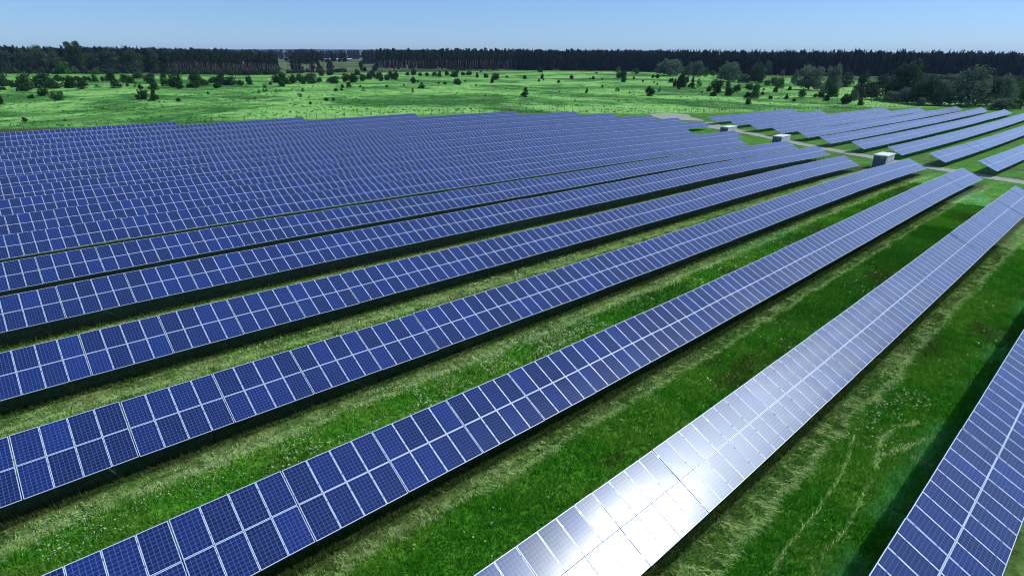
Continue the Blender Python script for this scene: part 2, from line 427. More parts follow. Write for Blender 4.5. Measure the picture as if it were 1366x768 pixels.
def cell_material():
    m, nt, b = new_mat('solar_cells')
    uv = node(nt, "ShaderNodeUVMap"); uv.uv_map = 'UVMap'
    sep = node(nt, "ShaderNodeSeparateXYZ"); nt.links.new(uv.outputs[0], sep.inputs[0])
    u, v = sep.outputs[0], sep.outputs[1]
    cu = math_node(nt, 'MULTIPLY', u, 6.0); cv = math_node(nt, 'MULTIPLY', v, 10.0)
    def edge(c, w):
        fr = math_node(nt, 'FRACT', c)
        d = math_node(nt, 'ABSOLUTE', math_node(nt, 'SUBTRACT', fr, .5))
        return math_node(nt, 'GREATER_THAN', d, .5 - w)
    line = math_node(nt, 'MAXIMUM', edge(cu, .034), edge(cv, .034))
    bus = edge(math_node(nt, 'ADD', math_node(nt, 'MULTIPLY', u, 18.0), .5), .02)
    att = node(nt, "ShaderNodeAttribute"); att.attribute_name = 'pid'
    oi = node(nt, "ShaderNodeObjectInfo")
    cmb = node(nt, "ShaderNodeCombineXYZ")
    nt.links.new(att.outputs["Fac"], cmb.inputs[0]); nt.links.new(oi.outputs["Random"], cmb.inputs[1])
    wn_ = node(nt, "ShaderNodeTexWhiteNoise"); wn_.noise_dimensions = '3D'
    nt.links.new(cmb.outputs[0], wn_.inputs["Vector"])
    base = mix_col(nt, math_node(nt, 'POWER', wn_.outputs["Value"], 1.6), (.0035, .010, .062), (.006, .024, .160))
    # every cell a little different, with polycrystalline mottling
    fl = node(nt, "ShaderNodeCombineXYZ")
    nt.links.new(math_node(nt, 'FLOOR', cu), fl.inputs[0]); nt.links.new(math_node(nt, 'FLOOR', cv), fl.inputs[1]); nt.links.new(wn_.outputs["Value"], fl.inputs[2])
    wc = node(nt, "ShaderNodeTexWhiteNoise"); nt.links.new(fl.outputs[0], wc.inputs["Vector"])
    base = mix_col(nt, .35, base, mix_col(nt, wc.outputs["Value"], (.004, .009, .048), (.010, .028, .135)))
    c = mix_col(nt, math_node(nt, 'MULTIPLY', bus, .35), base, (.16, .22, .42))
    c = mix_col(nt, math_node(nt, 'MULTIPLY', line, .75), c, (.13, .21, .50))
    # dusty textured glass over the cells: a broad soft reflection and a sharper clear one, both by Fresnel
    dif = node(nt, "ShaderNodeBsdfDiffuse"); nt.links.new(c, dif.inputs[0])
    tc = node(nt, "ShaderNodeTexCoord")
    dn = node(nt, "ShaderNodeTexNoise"); dn.inputs["Scale"].default_value = 1.3; dn.inputs["Detail"].default_value = 3
    nt.links.new(tc.outputs["Object"], dn.inputs["Vector"])
    mr = node(nt, "ShaderNodeMapRange"); mr.inputs["To Min"].default_value = .285; mr.inputs["To Max"].default_value = .345
    nt.links.new(dn.outputs["Fac"], mr.inputs["Value"])
    g1 = node(nt, "ShaderNodeBsdfGlossy"); g1.distribution = 'BECKMANN'; g1.inputs["Color"].default_value = (.70, .85, 1.0, 1)   # anti-reflex coating: bluish
    nt.links.new(mr.outputs[0], g1.inputs["Roughness"])
    g2 = node(nt, "ShaderNodeBsdfGlossy"); g2.distribution = 'BECKMANN'; g2.inputs["Roughness"].default_value = .20
    tg = node(nt, "ShaderNodeTangent"); tg.direction_type = 'UV_MAP'; tg.uv_map = 'UVMap'      # rolled glass: the sheen is drawn out along the row
    for g in (g1, g2):
        g.inputs["Anisotropy"].default_value = -.25; nt.links.new(tg.outputs[0], g.inputs["Tangent"])
    gm = node(nt, "ShaderNodeMixShader"); gm.inputs[0].default_value = .34
    nt.links.new(g1.outputs[0], gm.inputs[1]); nt.links.new(g2.outputs[0], gm.inputs[2])
    lw_ = node(nt, "ShaderNodeLayerWeight"); lw_.inputs["Blend"].default_value = .5
    g3 = node(nt, "ShaderNodeBsdfGlossy"); g3.distribution = 'BECKMANN'; g3.inputs["Roughness"].default_value = .55
    g3.inputs["Color"].default_value = (.80, .90, 1.0, 1)
    gm2 = node(nt, "ShaderNodeMixShader"); gm2.inputs[0].default_value = .08
    nt.links.new(gm.outputs[0], gm2.inputs[1]); nt.links.new(g3.outputs[0], gm2.inputs[2])
    fr = math_node(nt, 'ADD', math_node(nt, 'MULTIPLY', math_node(nt, 'POWER', lw_.outputs["Facing"], 3.6), .9), .032)
    fin = node(nt, "ShaderNodeMixShader"); nt.links.new(fr, fin.inputs[0])
    nt.links.new(dif.outputs[0], fin.inputs[1]); nt.links.new(gm2.outputs[0], fin.inputs[2])
    nt.nodes.remove(b); outn = [q for q in nt.nodes if q.type == 'OUTPUT_MATERIAL'][0]
    nt.links.new(fin.outputs[0], outn.inputs[0])
    return m
M['cells'] = cell_material()

def leaf_material(name, c0, c1, trans=.25):
    m = bpy.data.materials.new(name); m.use_nodes = True
    nt = m.node_tree; nt.nodes.clear()
    out = node(nt, "ShaderNodeOutputMaterial")
    att = node(nt, "ShaderNodeAttribute"); att.attribute_name = 'v'
    oi = node(nt, "ShaderNodeObjectInfo")
    f = math_node(nt, 'ADD', math_node(nt, 'MULTIPLY', att.outputs["Fac"], .75), math_node(nt, 'MULTIPLY', oi.outputs["Random"], .25))
    c = mix_col(nt, f, c0, c1)
    d = node(nt, "ShaderNodeBsdfDiffuse"); t = node(nt, "ShaderNodeBsdfTranslucent")
    mx = node(nt, "ShaderNodeMixShader"); mx.inputs[0].default_value = trans
    nt.links.new(c, d.inputs[0]); nt.links.new(c, t.inputs[0])
    nt.links.new(d.outputs[0], mx.inputs[1]); nt.links.new(t.outputs[0], mx.inputs[2])
    nt.links.new(mx.outputs[0], out.inputs[0])
    return m
M['bush'] = leaf_material('bush_leaves', (.015, .042, .013), (.055, .135, .034))
M['bush_pale'] = leaf_material('pale_bush_leaves', (.035, .10, .030), (.09, .20, .06))
M['bush_light'] = leaf_material('light_leaves', (.03, .10, .018), (.08, .20, .04))
M['pine'] = leaf_material('pine_needles', (.014, .030, .018), (.05, .08, .042))
M['forest'] = leaf_material('forest_needles', (.011, .021, .020), (.034, .054, .044))
M['willow'] = leaf_material('willow_leaves', (.065, .115, .070), (.175, .245, .155), .35)
M['dark_leaf'] = leaf_material('dark_leaves', (.026, .052, .030), (.085, .14, .07))
M['scrub'] = leaf_material('scrub_leaves', (.03, .05, .035), (.07, .105, .06))

def colour_attr_material(name, rough=.8, trans=0.):
    """the colour each blade or petal has of itself, from the mesh"""
    m = bpy.data.materials.new(name); m.use_nodes = True
    nt = m.node_tree; nt.nodes.clear()
    out = node(nt, "ShaderNodeOutputMaterial")
    att = node(nt, "ShaderNodeAttribute"); att.attribute_name = 'Col'
    d = node(nt, "ShaderNodeBsdfDiffuse"); t = node(nt, "ShaderNodeBsdfTranslucent")
    mx = node(nt, "ShaderNodeMixShader"); mx.inputs[0].default_value = trans
    nt.links.new(att.outputs["Color"], d.inputs[0]); nt.links.new(att.outputs["Color"], t.inputs[0])
    nt.links.new(d.outputs[0], mx.inputs[1]); nt.links.new(t.outputs[0], mx.inputs[2])
    nt.links.new(mx.outputs[0], out.inputs[0])
    return m
M['blade'] = colour_attr_material('grass_blades', trans=.3)

def ground_material():
    m, nt, b = new_mat('meadow_ground')
    att = node(nt, "ShaderNodeAttribute"); att.attribute_name = 'Col'
    geo = node(nt, "ShaderNodeNewGeometry")
    def noise(scale, detail, rough=.6, dist=0.):
        n = node(nt, "ShaderNodeTexNoise")
        n.inputs["Scale"].default_value = scale; n.inputs["Detail"].default_value = detail
        n.inputs["Roughness"].default_value = rough; n.inputs["Distortion"].default_value = dist
        nt.links.new(geo.outputs["Position"], n.inputs["Vector"])
        return n.outputs["Fac"]
    n1 = noise(3.0, 5); n2 = noise(.35, 5)
    def rng(f, lo, hi, a=.3, c=.7):
        r = node(nt, "ShaderNodeMapRange"); r.inputs["From Min"].default_value = a; r.inputs["From Max"].default_value = c
        r.inputs["To Min"].default_value = lo; r.inputs["To Max"].default_value = hi
        nt.links.new(f, r.inputs["Value"]); return r.outputs[0]
    k = math_node(nt, 'MULTIPLY', rng(n1, .55, 1.45), rng(n2, .75, 1.25))
    field = mix_col(nt, 1.0, att.outputs["Color"], k, 'MULTIPLY')
    # open meadow: pale flowering grass in drifts between darker lush hollows
    b1 = noise(.016, 7, .62, .6); b2 = noise(.11, 4, .6); b3 = noise(1.1, 4, .65)
    s = math_node(nt, 'ADD', math_node(nt, 'MULTIPLY', b1, .62), math_node(nt, 'ADD', math_node(nt, 'MULTIPLY', b2, .26), math_node(nt, 'MULTIPLY', b3, .12)))
    ramp = node(nt, "ShaderNodeValToRGB")
    e = ramp.color_ramp.elements
    e[0].position = .445; e[0].color = (.034, .130, .018, 1)
    e[1].position = .548; e[1].color = (.215, .455, .110, 1)
    x = e.new(.495); x.color = (.090, .270, .050, 1)
    nt.links.new(s, ramp.inputs[0])
    tint_ = mix_col(nt, rng(noise(.05, 5, .6, .4), 0, .4, .52, .64), ramp.outputs[0], (.17, .26, .075))      # drier olive patches
    meadow = mix_col(nt, 1.0, tint_, math_node(nt, 'MULTIPLY', rng(b3, .62, 1.38), rng(noise(.33, 6, .7), .62, 1.38)), 'MULTIPLY')
    fk = node(nt, "ShaderNodeAttribute"); fk.attribute_name = 'farmland'
    b4 = noise(.006, 3, .5)
    farm = mix_col(nt, rng(b4, 0, 1, .42, .58), (.045, .085, .028), (.115, .160, .060))
    meadow = mix_col(nt, fk.outputs["Fac"], meadow, farm)
    mk = node(nt, "ShaderNodeAttribute"); mk.attribute_name = 'meadow'
    nt.links.new(mix_col(nt, mk.outputs["Fac"], field, meadow), b.inputs["Base Color"])
    b.inputs["Roughness"].default_value = .95
    b.inputs["Specular IOR Level"].default_value = .1
    bp = node(nt, "ShaderNodeBump"); bp.inputs["Strength"].default_value = .9; bp.inputs["Distance"].default_value = .12
    hgt = math_node(nt, 'ADD', n1, math_node(nt, 'MULTIPLY', noise(14., 3), .5))
    nt.links.new(hgt, bp.inputs["Height"]); nt.links.new(bp.outputs[0], b.inputs["Normal"])
    return m
M['ground'] = ground_material()

def gravel_material():
    m, nt, b = new_mat('gravel')
    geo = node(nt, "ShaderNodeNewGeometry")
    n = node(nt, "ShaderNodeTexNoise"); n.inputs["Scale"].default_value = .8; n.inputs["Detail"].default_value = 8
    nt.links.new(geo.outputs["Position"], n.inputs["Vector"])
    c = mix_col(nt, n.outputs["Fac"], (.20, .25, .17), (.33, .35, .30))
    nt.links.new(c, b.inputs["Base Color"]); b.inputs["Roughness"].default_value = .95
    return m
M['gravel'] = gravel_material()
M['hill'] = plain('wooded_hill', (.035, .055, .045), .95, 0, .4, .01)

# ------------------------------------------------------------------ mesh helpers
def make_mesh(name, verts, faces, mats, midx=None, fattr=None, vcol=None, uvs=None, smooth=False):
    """verts (n,3); faces: an (m,3|4) array or a list of index lists"""
    me = bpy.data.meshes.new(name)
    verts = np.asarray(verts, np.float32)
    if isinstance(faces, np.ndarray):
        k = faces.shape[1]; m = len(faces)
        me.vertices.add(len(verts)); me.vertices.foreach_set('co', verts.ravel())
        me.loops.add(m * k); me.loops.foreach_set('vertex_index', faces.astype(np.int32).ravel())
        me.polygons.add(m)
        me.polygons.foreach_set('loop_start', np.arange(0, m * k, k, dtype=np.int32))
        me.update(calc_edges=True)
    else:
        me.from_pydata([tuple(map(float, v)) for v in verts], [], [list(f) for f in faces])
    for mt in mats: me.materials.append(mt)
    if midx is not None: me.polygons.foreach_set('material_index', np.asarray(midx, np.int32))
    if fattr:
        for k, a in fattr.items():
            at = me.attributes.new(k, 'FLOAT', 'FACE'); at.data.foreach_set('value', np.asarray(a, np.float32))
    if vcol is not None:
        at = me.attributes.new('Col', 'FLOAT_COLOR', 'POINT')
        c4 = np.ones((len(verts), 4), np.float32); c4[:, :3] = vcol
        at.data.foreach_set('color', c4.ravel())
    if uvs is not None:
        uvl = me.uv_layers.new(name='UVMap'); uvl.data.foreach_set('uv', np.asarray(uvs, np.float32).ravel())
    if smooth: me.polygons.foreach_set('use_smooth', np.ones(len(me.polygons), bool))
    me.update()
    return me

def link(name, data, parent=None):
    o = bpy.data.objects.new(name, data)
    col.objects.link(o)
    if parent: o.parent = parent
    return o

def empty(name, loc, label, cat, group=None, rotz=0.):
    o = bpy.data.objects.new(name, None); col.objects.link(o)
    o.empty_display_size = .3
    o.location = loc; o.rotation_euler = (0, 0, rotz)
    tag(o, label, cat, group)
    return o

def tag(o, label, cat, group=None):
    o['label'] = label; o['category'] = cat
    if group: o['group'] = group

class MB:
    """collects boxes and bars into one mesh"""
    def __init__(s): s.v = []; s.f = []; s.m = []
    def add(s, v, f, m=0):
        n = len(s.v); s.v += [tuple(p) for p in v]; s.f += [[i + n for i in q] for q in f]; s.m += [m] * len(f)
    def box(s, x0, x1, y0, y1, z0, z1, m=0, T=None):
        v = [(x, y, z) for z in (z0, z1) for y in (y0, y1) for x in (x0, x1)]
        if T is not None: v = [tuple(T @ Vector(p)) for p in v]
        s.add(v, [(0, 2, 3, 1), (4, 5, 7, 6), (0, 1, 5, 4), (2, 6, 7, 3), (0, 4, 6, 2), (1, 3, 7, 5)], m)
    def bar(s, a, b, r, m=0, n=6, r2=None):
        a = Vector(a); b = Vector(b); d = (b - a).normalized()
        u = d.orthogonal().normalized(); w = d.cross(u); r2 = r if r2 is None else r2
        v = [a + (u * math.cos(t) + w * math.sin(t)) * r for t in [2 * math.pi * i / n for i in range(n)]]
        v += [b + (u * math.cos(t) + w * math.sin(t)) * r2 for t in [2 * math.pi * i / n for i in range(n)]]
        f = [(i, (i + 1) % n, n + (i + 1) % n, n + i) for i in range(n)] + [tuple(range(n - 1, -1, -1)), tuple(range(n, 2 * n))]
        s.add(v, f, m)
    def mesh(s, name, mats, smooth=False): return make_mesh(name, np.array(s.v), s.f, mats, s.m, smooth=smooth)

rng = np.random.default_rng(7)
random.seed(7)

# ------------------------------------------------------------------ ground cover
ROW_Y = np.array([r[0] for r in ROWS_LEFT])          # near (low) edge of each row of the big block
HAYLINE = 1.0
C_LUSH = np.array([.054, .225, .014]); C_LUSH2 = np.array([.105, .265, .026]); C_OLIVE = np.array([.088, .180, .036])
C_HAY = np.array([.33, .44, .17]); C_MINT = np.array([.13, .42, .15]); C_DRY = np.array([.16, .21, .075])
C_DEEP = np.array([.027, .135, .011]); C_BROWN = np.array([.075, .115, .022])

def mixc(a, b, t): return a * (1 - t[..., None]) + b * t[..., None]

def seg_dist(x, y, pts):
    d = np.full(np.shape(x), 1e9)
    for (ax, ay), (bx, by) in zip(pts[:-1], pts[1:]):
        dx, dy = bx - ax, by - ay; L = dx * dx + dy * dy + 1e-9
        t = np.clip(((x - ax) * dx + (y - ay) * dy) / L, 0, 1)
        d = np.minimum(d, np.hypot(x - ax - t * dx, y - ay - t * dy))
    return d

def cover(x, y):
    """land cover inside the fence: colour, and weights hay / mown / mint"""
    x = np.asarray(x, float); y = np.asarray(y, float)
    k = np.clip(np.searchsorted(ROW_Y, y + 1e-6), 0, len(ROW_Y) - 1)      # row whose low edge lies behind the point
    v = ROW_Y[k] - y                                                       # metres in front of that low edge
    n1 = fbm(x * .35, y * .35, 3); n2 = fbm(x * 1.3, y * 1.3, 9); n3 = fbm(x * .08, y * .08, 21)
    wav = (fbm(x * .22, y * 0 + k * 7.3, 5) - .5) * 1.1 + (fbm(x * .9, y * 0 + k * 3.1, 15) - .5) * .7
    hw = np.where(k == 1, 1.3, np.where(k == 2, 1.1, np.where(k == 3, 1.25, 1.5))) * .9 + wav * .7
    hayw = np.where(k == 1, .13, np.where(k == 2, .12, np.where(k == 3, .30, .45))) * (.5 + 1.1 * fbm(x * .5, y * 0 + k, 44))
    hay = np.exp(-((v - hw) / hayw) ** 2) * sstep(.34, .60, n2 + .10)
    hay = np.maximum(hay, .30 * sstep(.5, .62, fbm(x * 2.1, y * .6, 61)) * ((v > .15) & (v < hw)))
    mown = 1 - sstep(-.15, .12, v - hw)
    c = mixc(C_LUSH, C_LUSH2, sstep(.35, .7, n1))
    c = mixc(c, C_DEEP, sstep(.55, .75, n3) * .7)
    c = mixc(c, C_BROWN, sstep(.56, .72, fbm(x * .16, y * .3, 33)) * .75)
    olive = mixc(C_OLIVE, C_DRY, sstep(.4, .7, n1))
    pale_gap = (k >= 4) & (v < 4.5)
    c = mixc(c, mixc(olive, C_LUSH2 * 1.2, sstep(.45, .62, n2) * .7), np.where(pale_gap, .85, 0.))
    c = mixc(c, mixc(olive, np.array([.075, .120, .030]), sstep(.45, .7, fbm(x * .8, y * 2.2, 71))), mown * np.where(k <= 1, .8, .8))
    c = mixc(c, C_HAY, np.clip(hay, 0, 1) * np.where(k == 2, .85, .75))
    # strip of pale green weeds along the high edge of the nearest row
    mint = (k == 1) * np.exp(-((v - 4.7 - wav * .4) / .55) ** 2) * sstep(.38, .6, n1)
    for fx, fy, r in ((101., 16., 5.5), (99., 14., 4.), (62., 25.5, 3.), (56., 25.6, 2.5)):
        mint = np.maximum(mint, np.exp(-((x - fx) ** 2 / (r * r * 1.4) + (y - fy) ** 2 / (r * .35) ** 2)) * sstep(.32, .55, n2))
    c = mixc(c, C_MINT, np.clip(mint, 0, 1) * .6)
    tr = np.zeros(np.shape(x))
    near = (x > 15) & (x < 36) & (y > 1) & (y < 8)
    if np.any(near):
        for i, p in enumerate(TRACKS):
            dd = seg_dist(x[near], y[near] + (n2[near] - .5) * .25, p)
            tr[near] = np.maximum(tr[near], np.exp(-(dd / (.055 if i < 2 else .12)) ** 2) * (.75 if i < 2 else .9) * sstep(.3, .55, n2[near] + .1))
    c = mixc(c, C_HAY * .8, np.clip(tr, 0, 1))
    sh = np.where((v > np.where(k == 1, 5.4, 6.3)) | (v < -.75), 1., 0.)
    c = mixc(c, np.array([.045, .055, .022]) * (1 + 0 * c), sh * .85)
    # right of the row ends: rougher mixed sward
    side = sstep(0, 14, x - (104 + y * .45))
    rough = mixc(mixc(C_LUSH, C_OLIVE * .8, sstep(.4, .62, n1)), C_DRY, sstep(.6, .75, n2) * .5)
    c = mixc(c, rough, side)
    return c, np.clip(hay, 0, 1) * (1 - side), np.clip(mown, 0, 1) * (1 - side), np.clip(mint, 0, 1), tr, k, v

def fence_y(x):
    p = np.array(FENCE); return np.interp(x, p[:, 0], p[:, 1])

def axis(parts):
    a = []
    for lo, hi, st in parts: a += list(np.arange(lo, hi, st))
    a.append(parts[-1][1]); return np.array(a)
gxs = axis([(-7000, -1500, 700), (-1500, -260, 124), (-260, -40, 11), (-40, -6, 2), (-6, 140, .5), (140, 420, 2.5), (420, 900, 15), (900, 2400, 125), (2400, 7000, 700)])
gys = axis([(-7000, -1500, 700), (-1500, -100, 140), (-100, -4, 8), (-4, 58, .4), (58, 230, 2.5), (230, 800, 15), (800, 2400, 125), (2400, 7000, 700)])
XX, YY = np.meshgrid(gxs, gys, indexing='ij')
gv = np.stack([XX.ravel(), YY.ravel(), ground_z(XX.ravel(), YY.ravel())], 1)
nx, ny = XX.shape
ii = (np.arange(nx - 1)[:, None] * ny + np.arange(ny - 1)[None, :]).ravel()
gf = np.stack([ii, ii + ny, ii + ny + 1, ii + 1], 1)
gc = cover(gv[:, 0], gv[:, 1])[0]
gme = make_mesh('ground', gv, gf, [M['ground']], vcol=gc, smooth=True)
fy = fence_y(gv[:, 0])
beyond = sstep(-2.5, 1.5, gv[:, 1] - fy)
beyond = np.where(gv[:, 0] > 376, 1.0, beyond)
at = gme.attributes.new('meadow', 'FLOAT', 'POINT'); at.data.foreach_set('value', beyond.astype(np.float32))
dist_ = np.hypot(gv[:, 0], gv[:, 1]); bear = np.arctan2(gv[:, 0], gv[:, 1])
far_edge = np.interp(bear, [-.1, .03, .13, .21, .30, .42, .62, .75, .95, 1.2], [740, 735, 690, 660, 640, 700, 745, 800, 780, 640])
at = gme.attributes.new('farmland', 'FLOAT', 'POINT'); at.data.foreach_set('value', sstep(-20, 25, dist_ - far_edge).astype(np.float32))
ground = link('ground', gme); ground['kind'] = 'structure'

def strip(name, pts, widths, mat, lift, step=1.0):
    P = [np.array(p, float) for p in pts]; c = []; w = []
    for (a, b, wa, wb) in zip(P[:-1], P[1:], widths[:-1], widths[1:]):
        n = max(2, int(np.linalg.norm(b - a) / step))
        for i in range(n): c.append(a + (b - a) * i / n); w.append(wa + (wb - wa) * i / n)
    c.append(P[-1]); w.append(widths[-1]); c = np.array(c)
    for _ in range(6): c[1:-1] = (c[:-2] + c[1:-1] * 2 + c[2:]) / 4
    t = np.gradient(c, axis=0); t /= np.linalg.norm(t, axis=1)[:, None]; nrm = np.stack([-t[:, 1], t[:, 0]], 1)
    m = 9; vs_ = []
    for i in range(len(c)):
        for j in range(m):
            s = j / (m - 1) * 2 - 1
            ed = 1 + (.18 * (vnoise(np.array([i * .31]), np.array([3.7 if s < 0 else 9.1]), 4)[0] - .5) * 2)
            p = c[i] + nrm[i] * s * w[i] * ed
            vs_.append((p[0], p[1], gz(p[0], p[1]) + lift))
    fs = [(i * m + j, (i + 1) * m + j, (i + 1) * m + j + 1, i * m + j + 1) for i in range(len(c) - 1) for j in range(m - 1)]
    o = link(name, make_mesh(name, np.array(vs_), fs, [mat], smooth=True)); o['kind'] = 'structure'
    return o
strip('gravel_path', ROAD, [2.1] * (len(ROAD) - 3) + [2.6, 4.5, 7.0], M['gravel'], .05)
strip('gravel_yard', [(182, 114), (188, 121), (194, 127.5), (203, 129.5)], [7., 8., 7.5, 4.], M['gravel'], .06)

# ------------------------------------------------------------------ solar panels
PW, PH, PT = .992, 1.645, .04
def panel_arrays(x0, y0, pid):
    fw = .025
    x1, y1 = x0 + PW, y0 + PH
    v = [(x0, y0, PT), (x1, y0, PT), (x1, y1, PT), (x0, y1, PT),
         (x0 + fw, y0 + fw, PT), (x1 - fw, y0 + fw, PT), (x1 - fw, y1 - fw, PT), (x0 + fw, y1 - fw, PT),
         (x0, y0, 0), (x1, y0, 0), (x1, y1, 0), (x0, y1, 0),
         (x0 + fw, y0 + fw, PT - .004), (x1 - fw, y0 + fw, PT - .004), (x1 - fw, y1 - fw, PT - .004), (x0 + fw, y1 - fw, PT - .004)]
    f = [(0, 1, 5, 4), (1, 2, 6, 5), (2, 3, 7, 6), (3, 0, 4, 7), (8, 9, 1, 0), (9, 10, 2, 1), (10, 11, 3, 2), (11, 8, 0, 3), (11, 10, 9, 8), (12, 13, 14, 15)]
    m = [0] * 9 + [1]
    return v, f, m
GLASS_UV = [(0, 0), (1, 0), (1, 1), (0, 1)]

def panel_mesh(name, spots):
    V, Fc, Mi, Pid, UV = [], [], [], [], []
    for n, (x0, y0) in enumerate(spots):
        v, f, m = panel_arrays(x0, y0, n); o = len(V)
        V += v; Fc += [[i + o for i in q] for q in f]; Mi += m
        Pid += [n + random.random()] * len(f); UV += [(0, 0)] * 36 + GLASS_UV
    return V, Fc, Mi, Pid, UV

Rdown = Matrix.Rotation(-TILT, 3, 'X')                # from upright axes into the tilted table's own axes
def post_bars(mb, x, s):
    top = Vector((x, s, -.09)); h = LOW + s * math.sin(TILT) + .6
    bot = top + (Rdown @ Vector((0, 0, -1))) * h
    mb.bar(top, bot, .03, 0, 4)
def frame_bars(mb):
    for s in (.40, 1.25, 2.07, 2.95): mb.box(.0, PITCH - .02, s - .03, s + .03, -.06, 0)
    for x in (.9, 3.1): mb.box(x - .03, x + .03, .15, 3.15, -.14, -.06)
def clamps(mb, mi):
    for s in (.40, 1.25, 2.07, 2.95):
        for i in range(5):
            T = Matrix.Translation((.003 + i * 1.011, s, PT + .004)) @ Matrix.Rotation(random.gauss(0, .06), 4, 'X') @ Matrix.Rotation(random.gauss(0, .06), 4, 'Y')
            mb.box(-.022, .022, -.04, .04, -.008, .008, mi, T)
COLS = [.012 + i * 1.011 for i in range(4)]
TWO = [0.0, PH + .022]
SPOTS = [(x, y) for y in TWO for x in COLS]
V, Fc, Mi, Pid, UV = panel_mesh('p', [(0, 0)])
near_panel_me = make_mesh('solar_panel', np.array(V), Fc, [M['frame'], M['cells']], Mi, {'pid': [0.] * len(Fc)}, uvs=UV)
rack_me = []
for n in range(6):
    mb = MB(); frame_bars(mb); clamps(mb, 1); rack_me.append(mb.mesh('rack', [M['steel'], M['clamp']]))
post_me = []
for x in (.9, 3.1):
    for s in (.95, 2.65):
        mb = MB(); post_bars(mb, x, s); post_me.append(mb.mesh('post', [M['steel']]))
mid_me = []
for n in range(7):
    V, Fc, Mi, Pid, UV = panel_mesh('t', SPOTS)
    mb = MB(); frame_bars(mb); clamps(mb, 1)
    for x in (.9, 3.1):
        for s in (.95, 2.65): post_bars(mb, x, s)
    o = len(V); V = V + mb.v; F2 = Fc + [[i + o for i in q] for q in mb.f]
    UV = UV + [(0, 0)] * sum(len(q) for q in mb.f)
    mid_me.append(make_mesh('panel_table', np.array(V), F2, [M['frame'], M['cells'], M['steel'], M['clamp']], Mi + [2 + q for q in mb.m], {'pid': Pid + [0.] * len(mb.f)}, uvs=UV))

def cam_depth(p): return (Vector(p) - CAM_POS).dot(FWD)

def solar_row(y, x0, n, label, group, near=False, lift=0.):
    row = empty('solar_row', (x0, y, gz(x0, y)), label, 'solar panel row', group)
    base = Vector(row.location)
    for k in range(n):
        xa = x0 + k * PITCH; xb = xa + PITCH
        za, zb = gz(xa, y) + LOW + lift, gz(xb, y) + LOW + lift
        slope = math.atan2(zb - za, PITCH)
        rot = (TILT + random.gauss(0, .0045), -slope + random.gauss(0, .0035), 0)
        loc = Vector((xa, y, za + random.gauss(0, .008))) - base
        close = near and 0 < cam_depth((xa + 2, y, za)) < 78
        t = bpy.data.objects.new('panel_table', rack_me[random.randrange(6)] if close else mid_me[random.randrange(7)])
        t.location = loc; t.rotation_euler = rot; t.parent = row; col.objects.link(t)
        if close:
            for sx, sy in SPOTS:
                p = bpy.data.objects.new('solar_panel', near_panel_me)
                p.location = (sx, sy, random.gauss(0, .0015)); p.rotation_euler = (random.gauss(0, .0028), random.gauss(0, .0028), 0)
                p.parent = t; col.objects.link(p)
            for pm in post_me:
                p = bpy.data.objects.new('post', pm); p.parent = t; col.objects.link(p)
    return row
ORD = ['first', 'second', 'third', 'fourth', 'fifth', 'sixth', 'seventh', 'eighth', 'ninth', 'tenth', 'eleventh', 'twelfth', 'thirteenth', 'fourteenth',
       'fifteenth', 'sixteenth', 'seventeenth', 'eighteenth', 'nineteenth', 'twentieth', 'twenty-first', 'twenty-second', 'twenty-third', 'twenty-fourth', 'twenty-fifth', 'twenty-sixth', 'twenty-seventh', 'twenty-eighth', 'twenty-ninth', 'thirtieth']
for i, (y, x0, n) in enumerate(ROWS_LEFT):
    if i == 0: lab = 'short visible stretch of blue solar row cut off by the bottom right corner'
    elif i == 1: lab = 'solar row whose near half blazes white with the sun reflected in it'
    elif i == 2: lab = 'blue solar row next behind the white sun-glaring row'
    elif i == len(ROWS_LEFT) - 1: lab = 'shortest farthest solar row of the big block, nearest the wire fence at left'
    else: lab = 'blue solar row of the big block, %s behind the white sun-glaring row' % ORD[i - 2]
    solar_row(y, x0, n, lab, 'solar rows of the big block', near=i <= 6, lift={0: .4, 5: .14, 6: -.05}.get(i, 0.))
for i, (y, x0, n) in enumerate(ROWS_RIGHT):
    if i == 0: lab = 'foremost solar row beyond the gravel path, sparkling with streaks of sun'
    elif i == len(ROWS_RIGHT) - 1: lab = 'rearmost solar row beyond the gravel path, closest to the wire fence'
    else: lab = 'pale steel-blue solar row beyond the gravel path, %s from the front' % ORD[i]
    solar_row(y, x0, n, lab, 'solar rows beyond the gravel path')

